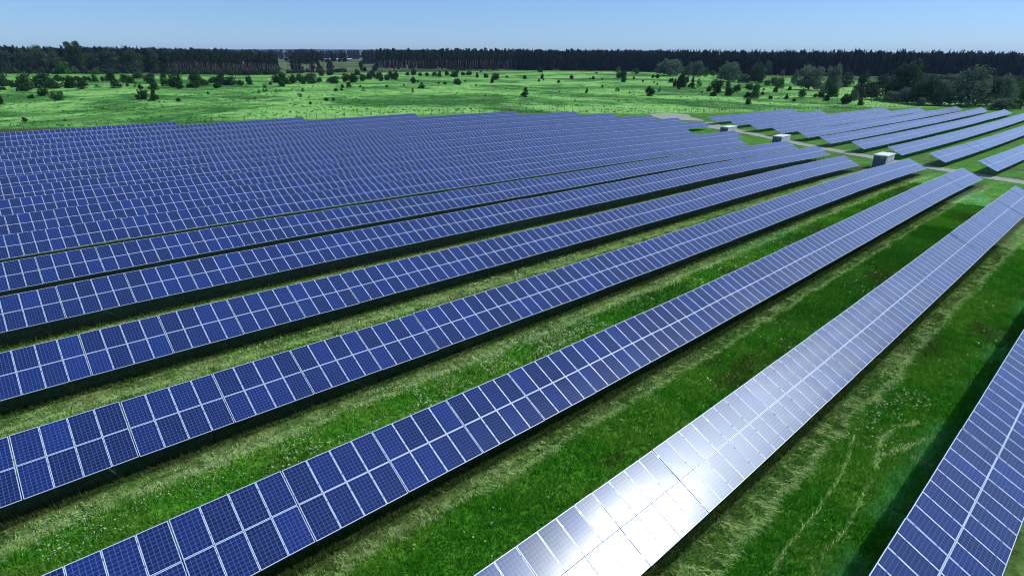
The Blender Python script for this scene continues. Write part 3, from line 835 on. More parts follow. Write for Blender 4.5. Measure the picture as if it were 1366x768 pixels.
# ------------------------------------------------------------------ inverter sheds by the path
def shed(x, y, wy, lx, h, label):
    z = gz(x + lx / 2, y + wy / 2)
    r = empty('inverter_shed', (x, y, z), label, 'shed', 'inverter sheds along the gravel path')
    mb = MB(); mb.box(-.15, lx + .15, -.15, wy + .15, -.5, .14); link('base_slab', mb.mesh('base_slab', [M['concrete']]), r)
    mb = MB(); mb.box(0, lx, 0, wy, .14, h); link('wall', mb.mesh('wall', [M['shed_wall']]), r)
    mb = MB(); mb.box(-.1, lx + .1, -.1, wy + .1, h, h + .12); mb.box(.0, lx, .0, wy, h + .12, h + .17); link('roof', mb.mesh('roof', [M['shed_roof']]), r)
    # added dark slatted panel paints the end wall's shade, doors on the long wall
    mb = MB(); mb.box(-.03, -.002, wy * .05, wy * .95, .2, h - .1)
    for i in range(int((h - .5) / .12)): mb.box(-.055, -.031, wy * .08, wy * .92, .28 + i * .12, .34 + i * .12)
    lv = link('end_shade_panel', mb.mesh('end_shade_panel', [M['end_shade']]), r)
    mb = MB(); mb.box(-.085, -.057, wy * .2, wy * .5, h - .5, h - .3); link('warning_plate', mb.mesh('warning_plate', [M['sign_yellow']]), lv)
    for a in (.12, .56):
        mb = MB(); mb.box(lx * a, lx * (a + .3), -.035, -.002, .2, h - .2); d = link('door', mb.mesh('door', [M['shed_wall']]), r)
        mb = MB(); mb.box(lx * (a + .26), lx * (a + .28), -.075, -.037, h * .45, h * .55); link('handle', mb.mesh('handle', [M['shed_dark']]), d)
    return r
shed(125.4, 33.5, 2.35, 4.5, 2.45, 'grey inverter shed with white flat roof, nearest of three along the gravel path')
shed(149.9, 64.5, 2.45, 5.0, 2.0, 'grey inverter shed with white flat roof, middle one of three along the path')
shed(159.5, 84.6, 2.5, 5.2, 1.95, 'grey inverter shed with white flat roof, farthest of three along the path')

# ------------------------------------------------------------------ wire fence
fp = np.array(FENCE)
seg = np.hypot(*np.diff(fp, axis=0).T); cum = np.concatenate([[0], np.cumsum(seg)])
tt = np.arange(0, cum[-1], 2.95)
fx_ = np.interp(tt, cum, fp[:, 0]); fy_ = np.interp(tt, cum, fp[:, 1]); fz_ = ground_z(fx_, fy_)
fence = empty('wire_fence', (fx_[0], fy_[0], fz_[0]), 'long thin wire mesh fence on dark posts between solar rows and meadow', 'fence')
org = Vector(fence.location)
mb = MB(); mb.bar((0, 0, -.3), (0, 0, 1.95), .055, 0, 6); mb.bar((0, 0, 1.93), (.0, -.25, 2.2), .03, 0, 4); fpost_me = mb.mesh('post', [M['post']])
order = np.argsort([cam_depth((a, b, c)) if cam_depth((a, b, c)) > 0 else 1e9 for a, b, c in zip(fx_, fy_, fz_)])
big = set(order[:100].tolist()); rest = MB()
for i, (a, b, c) in enumerate(zip(fx_, fy_, fz_)):
    if i in big:
        o = bpy.data.objects.new('post', fpost_me); o.parent = fence; o.location = Vector((a, b, c)) - org
        o.rotation_euler = (random.gauss(0, .03), random.gauss(0, .03), random.uniform(0, 6.3)); col.objects.link(o)
    else:
        p = Vector((a, b, c)) - org; rest.bar(p + Vector((0, 0, -.3)), p + Vector((0, 0, 1.95)), .055, 0, 5)
o = link('far_posts', rest.mesh('far_posts', [M['post']]), fence); o['kind'] = 'stuff'
mb = MB()
for h in (.15, .6, 1.05, 1.5, 1.85):
    for i in range(len(fx_) - 1):
        mb.bar(Vector((fx_[i], fy_[i], fz_[i] + h)) - org, Vector((fx_[i + 1], fy_[i + 1], fz_[i + 1] + h)) - org, .011, 0, 3)
link('wire_mesh', mb.mesh('wire_mesh', [M['post']]), fence)

# ------------------------------------------------------------------ foliage
def leaf_cloud(r, lobes, n, size, droop=0.):
    """many small leaf clumps spread through a crown's lobes: quads (4n,3), face values"""
    L = np.array([l[0] for l in lobes], float); R = np.array([l[1] for l in lobes], float)
    wgt = np.prod(R, 1) ** (2 / 3.); wgt /= wgt.sum()
    li = r.choice(len(lobes), n, p=wgt)
    d = r.normal(size=(n, 3)); d /= np.linalg.norm(d, axis=1)[:, None]
    rad = r.random(n) ** (1 / 2.4)
    rad *= .82 + .4 * r.random(n) ** 2
    c = L[li] + d * R[li] * rad[:, None]
    nr = d + r.normal(size=(n, 3)) * .75; nr /= np.linalg.norm(nr, axis=1)[:, None]
    t = np.cross(nr, r.normal(size=(n, 3))); t /= np.linalg.norm(t, axis=1)[:, None]
    if droop: t[:, 2] -= droop; t /= np.linalg.norm(t, axis=1)[:, None]
    b = np.cross(nr, t)
    s = size * (.55 + .9 * r.random(n)); s = s[:, None]
    a1 = (.5 + .5 * r.random((n, 1)));
    q = np.stack([c - t * s, c - b * s * a1 * .6 + t * s * .2, c + t * s * (.7 + .5 * r.random((n, 1))), c + b * s * a1 * .7 - t * s * .1], 1)
    lv = r.random(len(lobes))
    val = np.clip(.5 * lv[li] + .6 * r.random(n) - .05, 0, 1)
    return q.reshape(-1, 3), val

def leaf_mesh(name, verts, val, mat):
    f = np.arange(len(verts), dtype=np.int32).reshape(-1, 4)
    return make_mesh(name, verts, f, [mat], fattr={'v': val})

def lobes_round(r, n, w=.5, z0=.18, z1=.8, lr=.24):
    out = [((0, 0, .42), (.40, .40, .40))]
    for i in range(n):
        a = r.uniform(0, 6.283); z = r.uniform(z0, z1); rr = w * (1 - abs(z - .42) * 1.05) * r.uniform(.45, .7)
        s = lr * r.uniform(.65, 1.2)
        out.append(((math.cos(a) * rr, math.sin(a) * rr, z), (s, s, s * r.uniform(.75, 1.1))))
    return out
def lobes_tree(r, n):
    out = [((0, 0, .40), (.40, .40, .38)), ((0, 0, .2), (.36, .36, .2))]
    for i in range(n):
        a = r.uniform(0, 6.283); z = r.uniform(.10, .84); rr = .5 * (1 - max(0, z - .3) * 1.1) * r.uniform(.5, .8)
        s = .22 * r.uniform(.55, 1.2)
        out.append(((math.cos(a) * rr, math.sin(a) * rr, z), (s, s, s * r.uniform(.75, 1.1))))
    return out
def lobes_conic(r, n):
    out = [((0, 0, .35), (.25, .25, .33))]
    for i in range(n):
        a = r.uniform(0, 6.283); z = r.uniform(.08, .95); rr = .42 * (1.02 - z) * r.uniform(.5, 1.1)
        out.append(((math.cos(a) * rr, math.sin(a) * rr, z), (.10 + .10 * (1 - z), .10 + .10 * (1 - z), r.uniform(.10, .2))))
    return out
def lobes_upright(r, n):
    out = [((0, 0, .5), (.30, .30, .42))]
    for i in range(n):
        a = r.uniform(0, 6.283); z = r.uniform(.12, .9); rr = .34 * math.sin(math.pi * min(1, z * .85 + .15)) * r.uniform(.4, 1.)
        s = r.uniform(.12, .22); out.append(((math.cos(a) * rr, math.sin(a) * rr, z), (s, s, s * 1.2)))
    return out
def lobes_column(r, n):
    return [((r.normal() * .05, r.normal() * .05, z), (.40, .40, .07)) for z in np.linspace(.06, .93, 14)]
def lobes_low(r, n):
    out = []
    for i in range(n):
        a = r.uniform(0, 6.283); rr = r.uniform(.05, .4); z = r.uniform(.2, .72) * (1 - rr * .6)
        s = r.uniform(.14, .26); out.append(((math.cos(a) * rr, math.sin(a) * rr, z), (s, s, s * .85)))
    return out
def fit_unit(v, wid=1., top=1.):
    """scale a crown to unit width and height with its foot at z = 0"""
    v = v.copy()
    w = max(np.percentile(v[:, 0], 99) - np.percentile(v[:, 0], 1), np.percentile(v[:, 1], 99) - np.percentile(v[:, 1], 1))
    v[:, :2] *= wid / w
    lo, hi = np.percentile(v[:, 2], 1), np.percentile(v[:, 2], 99.5)
    v[:, 2] = (v[:, 2] - lo) / (hi - lo) * top
    return v

def bush_proto(kind, mat, n, size, seeds, fn, k):
    out = []
    for s in seeds:
        r = np.random.default_rng(s)
        v, val = leaf_cloud(r, fn(r, k), n, size); out.append(leaf_mesh(kind, fit_unit(v), val, mat))
    return out
BUSH = {
    'b': bush_proto('dark_bush', M['bush'], 1100, .062, (1, 2, 3, 4), lobes_round, 11),
    'c': bush_proto('ragged_pine', M['bush'], 1000, .058, (5, 6, 7), lobes_conic, 18),
    'u': bush_proto('upright_bush', M['bush'], 1100, .058, (8, 9), lobes_upright, 12),
    'p': bush_proto('pale_bush', M['bush_pale'], 300, .06, (10, 11, 12), lobes_upright, 9),
    'm': bush_proto('green_bush', M['bush_pale'], 1000, .06, (13, 14), lobes_round, 12),
    'g': bush_proto('light_bush', M['bush_light'], 700, .06, (15, 16), lobes_low, 14),
}
BNAME = {'b': 'bush', 'c': 'young_pine', 'u': 'tall_shrub', 'p': 'thin_shrub', 'm': 'green_shrub', 'g': 'light_shrub'}
BWORD = {'b': 'dark rounded bush', 'c': 'dark ragged young pine', 'u': 'dark upright shrub', 'p': 'pale thin shrub', 'm': 'mid-green leafy shrub', 'g': 'light yellow-green shrub'}
def azim(x, y): return (Vector((x, y, 0)) - CAM_POS).dot(RIGHT) / max(1., (Vector((x, y, 0)) - CAM_POS).dot(FWD))
recs = []
for x, y, w, h, k, py in BUSHES:
    a = azim(x, y)
    side = 'left' if a < -.42 else ('left-centre' if a < -.1 else ('centre' if a < .25 else 'right'))
    dist = 'near the fence' if py >= 122 else ('halfway back' if py >= 110 else 'by the woods')
    size = 'tiny' if h < 1.7 else ('small' if h < 3.2 else ('tall' if h > 6.5 else 'medium'))
    recs.append([(k, side, dist, size), a, x, y, w, h])
cnt = {}
recs.sort(key=lambda q: q[1])
tot = {}
for q in recs: tot[q[0]] = tot.get(q[0], 0) + 1
for key, a, x, y, w, h in recs:
    cnt[key] = cnt.get(key, 0) + 1
    k, side, dist, size = key
    lab = '%s %s on %s meadow %s' % (size, BWORD[k], side, dist)
    if tot[key] > 1: lab += ', %s such from left' % ORD[cnt[key] - 1]
    me = random.choice(BUSH[k])
    o = bpy.data.objects.new(BNAME[k], me); col.objects.link(o)
    o.location = (x, y, gz(x, y) - .04 * h); o.scale = (w, w * random.uniform(.85, 1.1), h * 1.04); o.rotation_euler = (0, 0, random.uniform(0, 6.283))
    tag(o, lab, 'bush', 'bushes scattered over the meadow')

def trunk_mesh(name, h, r0, mat, r, limbs=4, start=.35):
    mb = MB(); p = Vector((0, 0, -.3)); segs = 5; pts = [p]
    for i in range(segs): pts.append(Vector((r.normal() * .02 * h, r.normal() * .02 * h, h * (i + 1) / segs)))
    for i in range(segs): mb.bar(pts[i], pts[i + 1], r0 * (1 - i / segs * .75), 0, 6, r0 * (1 - (i + 1) / segs * .75))
    for i in range(limbs):
        z = h * r.uniform(start, .9); a = r.uniform(0, 6.283); l = h * r.uniform(.12, .28)
        b = Vector((0, 0, z)); e = b + Vector((math.cos(a) * l, math.sin(a) * l, l * r.uniform(.4, .9))); mb.bar(b, e, r0 * .35, 0, 4, r0 * .12)
    return mb.mesh(name, [mat], smooth=True)

TREE = {}
def tree_proto(kind, mat, n, size, seeds, fn, k, bark, droop=0.):
    TREE[kind] = []
    for s in seeds:
        r = np.random.default_rng(s); v, val = leaf_cloud(r, fn(r, k), n, size, droop)
        v = fit_unit(v); v[:, 2] = v[:, 2] * .95 + .05
        TREE[kind].append((leaf_mesh('crown', v, val, mat), trunk_mesh('trunk', .8, .035, bark, r, 6, .2)))
tree_proto('w', M['willow'], 3600, .036, (21, 22, 23, 24), lobes_tree, 22, M['pale_bark'], .5)
tree_proto('d', M['dark_leaf'], 3200, .038, (25, 26, 27), lobes_tree, 18, M['bark'])
tree_proto('l', M['bush_light'], 1300, .045, (28, 29), lobes_round, 14, M['bark'])
tree_proto('poplar', M['dark_leaf'], 2200, .045, (30, 31), lobes_column, 16, M['bark'])
def place_tree(kind, name, x, y, w, h, label, cat, group):
    cm, tm = random.choice(TREE[kind])
    t = empty(name, (x, y, gz(x, y)), label, cat, group, random.uniform(0, 6.283)); t.scale = (w, w, h * 1.02)
    for nm, me in (('crown', cm), ('trunk', tm)):
        o = bpy.data.objects.new(nm, me); o.parent = t; col.objects.link(o)
    return t
TW = {'w': ('willow_tree', 'grey-green spreading willow'), 'd': ('broadleaf_tree', 'dark rounded broadleaf tree'), 'l': ('light_tree', 'light green small tree')}
recs = []
for x, y, w, h, k in TREES:
    size = 'low' if h < 7 else ('large' if h > 13.5 else 'medium')
    where = 'behind the rows past the gravel path' if math.hypot(x, y) < 425 else 'in front of the dark forest wall'
    recs.append([(k, size, where), azim(x, y), x, y, w, h])
recs.sort(key=lambda q: q[1]); tot = {}; cnt = {}
for q in recs: tot[q[0]] = tot.get(q[0], 0) + 1
for key, a, x, y, w, h in recs:
    cnt[key] = cnt.get(key, 0) + 1; k, size, where = key
    lab = '%s %s %s' % (size, TW[k][1], where) + (', %s such from left' % ORD[cnt[key] - 1] if tot[key] > 1 else '')
    place_tree(k, TW[k][0], x, y, w, h, lab, 'tree', 'trees at the right edge of the meadow')

# dark broadleaf trees at the far left, with two poplars standing above them
lw = np.array(LEFTWOOD); lc = np.concatenate([[0], np.cumsum(np.hypot(*np.diff(lw, axis=0).T))])
for i in range(24):
    t = lc[-1] * (i + .5 + random.uniform(-.3, .3)) / 24
    x, y = np.interp(t, lc, lw[:, 0]), np.interp(t, lc, lw[:, 1])
    x += random.uniform(-3, 8); y += random.uniform(2, 22)
    place_tree('d', 'broadleaf_tree', x, y, random.uniform(10, 15), random.uniform(17, 23), 'dark broadleaf tree of the far-left wood, %s from its left end' % ORD[i], 'tree', 'broadleaf trees of the left wood')
for i, (x, y, h) in enumerate(POPLARS):
    place_tree('poplar', 'poplar_tree', x, y, 6.0, h, ('left' if i == 0 else 'right') + ' one of two tall narrow poplars rising above the left wood', 'tree', 'poplars above the left wood')

# row of tall pines with bare trunks along the far edge of the meadow
PINE = []
for s in range(5):
    r = np.random.default_rng(40 + s)
    lobes = []
    for i in range(10):
        a = r.uniform(0, 6.283); z = r.uniform(11.5, 20.5); rr = r.uniform(.2, 2.1) * (1.15 - (z - 11) / 12)
        lobes.append(((math.cos(a) * rr, math.sin(a) * rr, z), (r.uniform(.9, 1.7), r.uniform(.9, 1.7), r.uniform(.8, 1.5))))
    v, val = leaf_cloud(r, lobes, 320, .62)
    mb = MB(); mb.bar((0, 0, -.4), (.1, .05, 10), .24, 0, 6, .18); mb.bar((.1, .05, 10), (.0, .1, 20), .18, 0, 6, .06)
    for i in range(7):
        z = r.uniform(6.5, 17); a = r.uniform(0, 6.283); l = r.uniform(.8, 2.2); mb.bar((.05, .05, z), (math.cos(a) * l, math.sin(a) * l, z + l * .4), .06, 0, 4, .02)
    PINE.append((leaf_mesh('crown', v, val, M['pine']), mb.mesh('trunk', [M['bark']], smooth=True)))
def pine_row(pts, n, depth, hscale):
    p = np.array(pts); c = np.concatenate([[0], np.cumsum(np.hypot(*np.diff(p, axis=0).T))])
    for i in range(n):
        t = c[-1] * (i + random.uniform(.1, .9)) / n; x, y = np.interp(t, c, p[:, 0]), np.interp(t, c, p[:, 1])
        d = random.random() ** 1.5 * depth; u = Vector((x, y)).normalized(); x += u.x * d; y += u.y * d
        cm, tm = random.choice(PINE)
        e = empty('pine_tree', (x, y, gz(x, y)), 'tall slender pine with bare trunk in the row along the far meadow edge', 'tree', 'pines along the far meadow edge', random.uniform(0, 6.283))
        s = hscale * random.uniform(.85, 1.12); e.scale = (s * 1.05, s * 1.05, s)
        for nm, me in (('crown', cm), ('trunk', tm)):
            o = bpy.data.objects.new(nm, me); o.parent = e; col.objects.link(o)
pine_row(PINES_A, 85, 130, 1.0)
pine_row(PINES_B, 26, 60, 1.02)
pine_row(PINES_C, 160, 90, 1.2)

# far woods that read as one dark mass
def forest_mass(name, items, protos, mat, label):
    VV, val = [], []
    for (x, y, z, w, h) in items:
        v, a = protos[random.randrange(len(protos))]
        c, s = math.cos(random.uniform(0, 6.28)), math.sin(random.uniform(0, 6.28)); n_ = math.hypot(c, s); c /= n_; s /= n_
        q = v * np.array([w, w, h]); q = np.stack([q[:, 0] * c - q[:, 1] * s + x, q[:, 0] * s + q[:, 1] * c + y, q[:, 2] + z], 1)
        VV.append(q); val.append(np.clip(a * .7 + random.random() * .3, 0, 1))
    o = link(name, leaf_mesh(name, np.concatenate(VV), np.concatenate(val), mat)); o['kind'] = 'stuff'; tag(o, label, 'forest')
    return o
FP = []
for s in range(6):
    r = np.random.default_rng(60 + s)
    lob = [((0, 0, .5), (.30, .30, .45))] + [((r.normal() * .16, r.normal() * .16, z), (.34 * (1.15 - z), .34 * (1.15 - z), .13)) for z in np.linspace(.25, .95, 7)]
    v, val = leaf_cloud(r, lob, 130, .13); FP.append((fit_unit(v), val))
def along(pts, n, d0, d1, w, h):
    p = np.array(pts); c = np.concatenate([[0], np.cumsum(np.hypot(*np.diff(p, axis=0).T))]); out = []
    for i in range(n):
        t = random.random() * c[-1]; x, y = np.interp(t, c, p[:, 0]), np.interp(t, c, p[:, 1])
        u = Vector((x, y)).normalized(); d = d0 + (d1 - d0) * random.random() ** 1.6; x += u.x * d; y += u.y * d
        out.append((x, y, gz(x, y), random.uniform(*w), random.uniform(*h)))
    return out
def polar(px0, px1, n, d0, d1, w, h):
    """trees spread over a wedge of land between two bearings (source-pixel columns of the survey) and two distances"""
    out = []
    for i in range(n):
        px = random.uniform(px0, px1); d = random.uniform(d0, d1)
        b = FWD * F_PX + RIGHT * (px - SRC_W / 2); b = Vector((b.x, b.y)).normalized()
        c = d / max(.3, (Vector((b.x, b.y, 0)).dot(Vector((FWD.x, FWD.y, 0)).normalized())))
        out.append((b.x * c, b.y * c, gz(b.x * c, b.y * c), random.uniform(*w), random.uniform(*h)))
    return out
forest_mass('pine_forest', along(FOREST_EDGE, 1500, 0, 170, (6, 9), (18.5, 27)), FP, M['forest'], 'dark pine forest forming a wall behind the meadow at right')
forest_mass('pine_thicket', along(PINES_C[1:], 420, 70, 170, (6, 9), (14, 24)) + along(PINES_C[:2], 50, 100, 200, (6, 9), (14, 22)) + along(PINES_A, 150, 120, 230, (6, 9), (14, 20)) + along(PINES_B, 8, 60, 140, (6, 9), (12, 18)), FP, M['forest'], 'dark pine thicket standing behind the trunks of the pine rows')
forest_mass('left_forest', along(LEFTWOOD, 260, 22, 120, (8, 12), (19, 24)), FP, M['forest'], 'dark wood massed behind the broadleaf trees at far left')
forest_mass('distant_forest', polar(185, 360, 420, 950, 1300, (9, 13), (22, 27)) + polar(436, 458, 40, 1150, 1600, (10, 14), (23, 28)) + polar(514, 860, 860, 1150, 1600, (10, 14), (23, 28)) + polar(-150, 520, 700, 1900, 2600, (14, 20), (22, 30)) + polar(850, 1400, 300, 900, 1200, (9, 13), (22, 25)), FP, M['forest'], 'far belt of bluish dark forest along the horizon behind the pines')
forest_mass('undergrowth', along(PINES_A, 330, -10, 120, (3, 8), (2., 6)) + along(PINES_B, 60, 0, 60, (3, 7), (2, 5)) + along(PINES_C[1:], 120, 30, 110, (4, 8), (2, 5)) + along(LEFTWOOD, 70, -14, 2, (4, 8), (3, 6.5)), FP, M['scrub'], 'low scrub growing at the foot of the pines and left wood')
forest_mass('scrub', polar(1120, 1420, 420, 400, 560, (6, 12), (4, 7.5)), FP, M['scrub'], 'grey-green scrub thicket between the willows and the dark forest')

# distant hills and buildings
def hill(name, px0, px1, dist, top, wid):
    n = 60; vs_ = []; fs = []
    prof = [(-1, 0), (-.5, .6), (0, 1), (.5, .7), (1, 0)]
    for i in range(n + 1):
        px = px0 + (px1 - px0) * i / n; b = FWD * F_PX + RIGHT * (px - SRC_W / 2); b = Vector((b.x, b.y)).normalized()
        c = dist / max(.3, Vector((b.x, b.y, 0)).dot(Vector((FWD.x, FWD.y, 0)).normalized()))
        hh = top * (.72 + .5 * float(fbm(np.array([i * .13]), np.array([dist * .01]), 8)[0])) * min(1, i / 8, (n - i) / 8)
        for a, k in prof: vs_.append((b.x * (c + a * wid), b.y * (c + a * wid), -6 + (hh + 6) * k))
    for i in range(n):
        for j in range(4): fs.append((i * 5 + j, (i + 1) * 5 + j, (i + 1) * 5 + j + 1, i * 5 + j + 1))
    o = link(name, make_mesh(name, np.array(vs_), fs, [M['hill']], smooth=True)); o['kind'] = 'structure'
hill('hills', -300, 760, 5200, 38, 700)
hill('hills', 500, 1700, 6200, 34, 700)

def far_building(px, dist, L, Wd, h, wall, roof, label, name, rise=.9, windows=6, rot=.3):
    b = FWD * F_PX + RIGHT * (px - SRC_W / 2); b = Vector((b.x, b.y)).normalized()
    c = dist / Vector((b.x, b.y, 0)).dot(Vector((FWD.x, FWD.y, 0)).normalized()); x, y = b.x * c, b.y * c
    r = empty(name, (x, y, gz(x, y)), label, 'building', 'far buildings beyond the pines', math.atan2(-b.x, b.y) + rot)
    mb = MB(); mb.box(-L / 2, L / 2, -Wd / 2, Wd / 2, -2, h); w = link('wall', mb.mesh('wall', [M[wall]]), r)
    mb = MB(); e = .4
    mb.add([(-L/2-e, -Wd/2-e, h), (L/2+e, -Wd/2-e, h), (L/2+e, Wd/2+e, h), (-L/2-e, Wd/2+e, h), (-L/2-e, 0, h+rise), (L/2+e, 0, h+rise)], [(0, 1, 5, 4), (2, 3, 4, 5), (0, 4, 3), (1, 2, 5), (3, 2, 1, 0)])
    link('roof', mb.mesh('roof', [M[roof]]), r)
    for i in range(windows):
        xa = -L / 2 + L * (i + .3) / windows; mb = MB(); mb.box(xa, xa + L / windows * .4, -Wd / 2 - .05, -Wd / 2 - .005, h * .45, h * .75); link('window', mb.mesh('window', [M['shed_dark']]), r)
far_building(167, 2250, 42, 30, 7, 'white_wall', 'white_wall', 'white hall with shallow roof among trees right of the two poplars', 'white_hall', 4.)
far_building(135.6, 3900, 8, 10, 46, 'white_wall', 'white_wall', 'left one of two white tower blocks on the left horizon', 'tower_block', 1., 2)
far_building(139.6, 3900, 8, 10, 44, 'white_wall', 'white_wall', 'right one of two white tower blocks on the left horizon', 'tower_block', 1., 2)
far_building(484, 1560, 68, 16, 5, 'pale_wall', 'grey_roof', 'long low grey-roofed barn in the gap between the pine rows', 'barn', 2., 9, .1)
far_building(585, 1080, 14, 12, 4.5, 'pale_wall', 'grey_roof', 'small grey-roofed barn seen between the trunks of the pine row', 'barn', 2., 3, -.2)
far_building(373, 1250, 24, 12, 4.5, 'pale_wall', 'grey_roof', 'pale barn half hidden at the right end of the left pine row', 'barn', 2., 4, .2)
far_building(428, 1500, 22, 12, 5, 'pale_wall', 'grey_roof', 'pale barn in the field behind the middle clump of pines', 'barn', 2., 4, -.1)

# ------------------------------------------------------------------ grass, cut hay and flowers between the near rows
def blades(n):
    X, Y = [], []
    for k in range(1, 7):
        y1 = ROW_Y[k] + .8; y0 = ROW_Y[k - 1] + 2.7
        if k >= 4: y0 = ROW_Y[k] - 4.0
        m = int(n * {1: .36, 2: .30, 3: .16, 4: .09, 5: .06, 6: .03}[k])
        xa = {1: 1., 2: -1., 3: -6., 4: -8., 5: -9., 6: -9.}[k]; xb = {1: 75., 2: 95., 3: 110., 4: 100., 5: 80., 6: 60.}[k]
        q = rng.random(m); x = xa + (xb - xa) * q ** 1.9; y = y0 + (y1 - y0) * rng.random(m)
        X.append(x); Y.append(y)
    return np.concatenate(X), np.concatenate(Y)
x, y = blades(560000)
dep = (x * FWD.x + y * FWD.y + (ground_z(x, y) - 18.5) * FWD.z)
px = (x * RIGHT.x + y * RIGHT.y - 18.5 * RIGHT.z) / np.maximum(dep, 1) * F_PX
keep = (dep > 8) & (np.abs(px) < 760)
x, y, dep = x[keep], y[keep], dep[keep]
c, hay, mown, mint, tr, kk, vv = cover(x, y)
n = len(x)
clump = vnoise(x * 2.2, y * 2.2, 77)
trl = rng.random(n) < tr * .75
lie = (rng.random(n) < np.clip(hay * .7, 0, 1)) | trl
hgt = (.14 + .22 * rng.random(n)) * (1 - .2 * mown) * (.6 + .8 * clump) + mint * .12
hgt = np.where(lie, .22 + .26 * rng.random(n), hgt); hgt = np.where(trl, .12 + .2 * rng.random(n), hgt)
wid = (.012 + .018 * rng.random(n)) * np.clip(dep / 22, 1, 3.0) * np.where(lie, .85, 1.)
ang = rng.uniform(0, 6.283, n)
dx = np.cos(ang); dy = np.sin(ang)
lean = np.stack([rng.normal(0, .35, n), rng.normal(0, .35, n), np.ones(n)], 1)
comb = np.stack([rng.normal(0, .45, n), -1 + rng.normal(0, .35, n), .10 + .22 * rng.random(n)], 1)      # cut stalks lie across the row
m_lie = (mown > .5) & (rng.random(n) < .7)
comb2 = np.stack([rng.normal(0, .3, n), -1 + rng.normal(0, .3, n), .35 + .3 * rng.random(n)], 1)
along_track = np.stack([1 + rng.normal(0, .3, n), rng.normal(.05, .35, n), .08 + .2 * rng.random(n)], 1)
comb = np.where(trl[:, None], along_track, comb)
lean = np.where(lie[:, None], comb, np.where(m_lie[:, None], comb2, lean))
lean /= np.linalg.norm(lean, axis=1)[:, None]
z = ground_z(x, y)
basep = np.stack([x, y, z - .02 + np.where(lie, .05 + .10 * rng.random(n), 0)], 1)
side = np.stack([dx, dy, np.zeros(n)], 1) * wid[:, None]
tip = basep + lean * hgt[:, None]
bv = np.stack([basep - side, basep + side, tip], 1).reshape(-1, 3)
var = (.75 + .6 * rng.random(n)) * (.85 + .35 * clump)
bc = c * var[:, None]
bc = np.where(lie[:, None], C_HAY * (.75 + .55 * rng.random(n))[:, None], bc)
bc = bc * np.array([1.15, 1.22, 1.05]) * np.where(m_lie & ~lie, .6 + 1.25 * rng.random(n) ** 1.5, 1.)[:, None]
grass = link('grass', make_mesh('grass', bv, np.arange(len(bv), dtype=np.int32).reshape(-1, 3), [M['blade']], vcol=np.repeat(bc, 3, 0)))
grass['kind'] = 'stuff'; tag(grass, 'green and cut grass growing in strips between the near solar rows', 'grass')

# tussocks and seed heads standing in the open meadow
m = 26000
px_ = rng.uniform(-60, 1430, m); dd_ = 150 + 330 * rng.random(m) ** 1.3
bx = FWD.x * F_PX + RIGHT.x * (px_ - SRC_W / 2); by = FWD.y * F_PX + RIGHT.y * (px_ - SRC_W / 2)
tx = bx / F_PX * dd_; ty = by / F_PX * dd_
ok = (ty > fence_y(tx) + 2.5) & (fbm(tx * .06, ty * .06, 201) + .35 * rng.random(m) > .62)
tx, ty = tx[ok], ty[ok]; m = len(tx); tz = ground_z(tx, ty)
th = (.10 + .34 * rng.random(m) ** 3); tw = th * (.9 + 1.2 * rng.random(m)); cols = []; tv = []
tone = fbm(tx * .11, ty * .11, 222); tcol = mixc(np.tile([.11, .29, .07], (m, 1)), np.tile([.25, .48, .15], (m, 1)), sstep(.38, .52, tone + .2 * (rng.random(m) - .5)))
for j in range(3):
    a = rng.uniform(0, 6.28, m); ca, sa = np.cos(a) * tw, np.sin(a) * tw
    tv.append(np.stack([np.stack([tx - ca, ty - sa, tz], 1), np.stack([tx + ca, ty + sa, tz], 1), np.stack([tx + ca * .5 + rng.normal(0, .1, m), ty + sa * .5, tz + th], 1), np.stack([tx - ca * .6, ty - sa * .6 + rng.normal(0, .1, m), tz + th * .8], 1)], 1))
    cols.append(np.repeat(tcol * (.8 + .4 * rng.random((m, 1))), 4, 0))
tv = np.concatenate(tv).reshape(-1, 3)
tus = link('tussocks', make_mesh('tussocks', tv, np.arange(len(tv), dtype=np.int32).reshape(-1, 4), [M['blade']], vcol=np.concatenate(cols)))
tus['kind'] = 'stuff'; tag(tus, 'tussocks and pale seed heads standing in the open meadow', 'grass')

# wildflowers: flat white-green umbels and yellowish heads in drifts
fl = []
def drift(n, x0, x1, y0, y1, thr, seed, scale=.5):
    q = rng.random((n, 2)) * [x1 - x0, y1 - y0] + [x0, y0]
    w = fbm(q[:, 0] * scale, q[:, 1] * scale, seed); w2 = fbm(q[:, 0] * 2.3, q[:, 1] * 2.3, seed + 500)
    fl.append(q[(w > thr) & (w2 + .3 * rng.random(n) > .55)])
drift(9000, -3, 30, ROW_Y[3] - 3.4, ROW_Y[3] - .5, .50, 101)
drift(4000, -3, 30, ROW_Y[3] - 5.6, ROW_Y[3] - 3.0, .56, 103)
drift(3000, 22, 70, ROW_Y[3] - 4.5, ROW_Y[3] - 1.5, .56, 104)
drift(2200, 3, 60, ROW_Y[2] - 4.5, ROW_Y[2] - 1.7, .58, 105, .9)
drift(3000, 0, 40, ROW_Y[4] - 2.2, ROW_Y[4] - .3, .52, 107)
drift(1100, 29, 37, 4.2, 6.6, .42, 111)
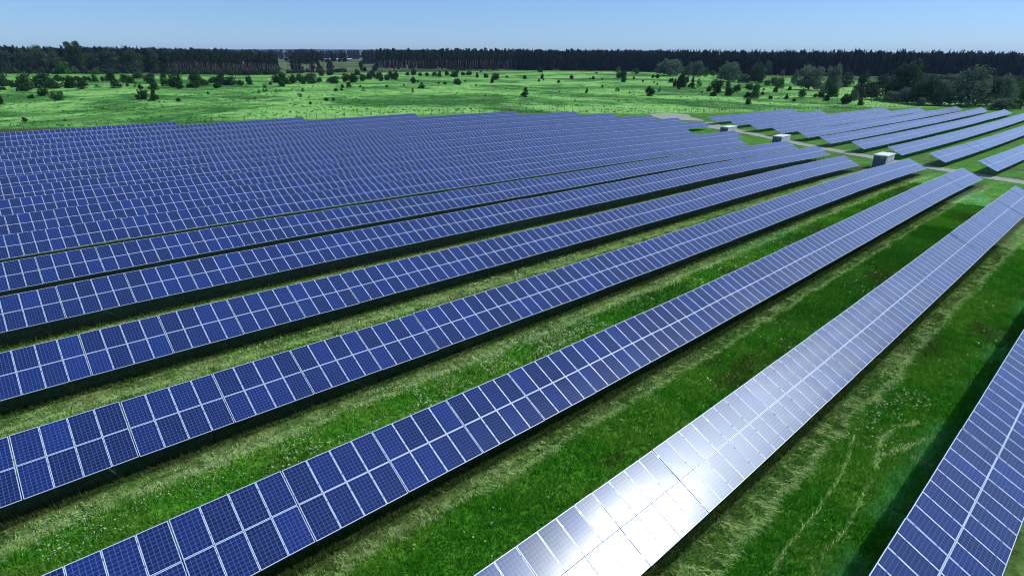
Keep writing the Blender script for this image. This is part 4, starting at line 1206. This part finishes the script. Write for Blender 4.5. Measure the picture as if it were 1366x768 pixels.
drift(600, 40, 62, 2.5, 5.5, .55, 113)
drift(260, 17, 26, 3.6, 6, .62, 115)
fq = np.concatenate(fl); n = len(fq)
fz = ground_z(fq[:, 0], fq[:, 1]) + .14 + .22 * rng.random(n)
fd = (fq[:, 0] * FWD.x + fq[:, 1] * FWD.y + (fz - 18.5) * FWD.z)
s = (.013 + .036 * rng.random(n) ** 3) * np.clip(fd / 26, 1, 2)
a = rng.uniform(0, 6.28, n)
ring = []
tl = rng.normal(0, .35, (n, 2))
for j in range(5):
    t = a + j * 1.2566; ox = np.cos(t) * s * (.7 + .6 * rng.random(n)); oy = np.sin(t) * s * (.7 + .6 * rng.random(n))
    ring.append(np.stack([fq[:, 0] + ox, fq[:, 1] + oy, fz + ox * tl[:, 0] + oy * tl[:, 1]], 1))
fv = np.stack(ring, 1).reshape(-1, 3)
hue = rng.random(n)[:, None]
fcol = np.where(hue < .55, np.array([.40, .50, .24]), np.where(hue < .8, np.array([.26, .46, .28]), np.array([.38, .42, .12]))) * (.7 + .6 * rng.random((n, 1)))
flw = link('wildflowers', make_mesh('wildflowers', fv, np.arange(len(fv), dtype=np.int32).reshape(-1, 5), [M['blade']], vcol=np.repeat(fcol, 5, 0)))
flw['kind'] = 'stuff'; tag(flw, 'drifts of small white and yellowish wildflowers in the grass strips', 'flowers')

# ------------------------------------------------------------------ air
HAZE = 0.5e-4
if HAZE > 0:
    hm = bpy.data.materials.new('haze'); hm.use_nodes = True
    nt = hm.node_tree; nt.nodes.clear()
    out = node(nt, "ShaderNodeOutputMaterial"); pv = node(nt, "ShaderNodeVolumePrincipled")
    pv.inputs["Color"].default_value = (.42, .62, 1., 1); pv.inputs["Density"].default_value = HAZE
    pv.inputs["Anisotropy"].default_value = 0.
    nt.links.new(pv.outputs[0], out.inputs["Volume"])
    mb = MB(); mb.box(-7200, 7200, -7200, 7200, -8, 62)
    hz = link('haze', mb.mesh('haze', [hm])); hz['kind'] = 'stuff'; tag(hz, 'thin blue summer haze over the far meadow and woods', 'haze')
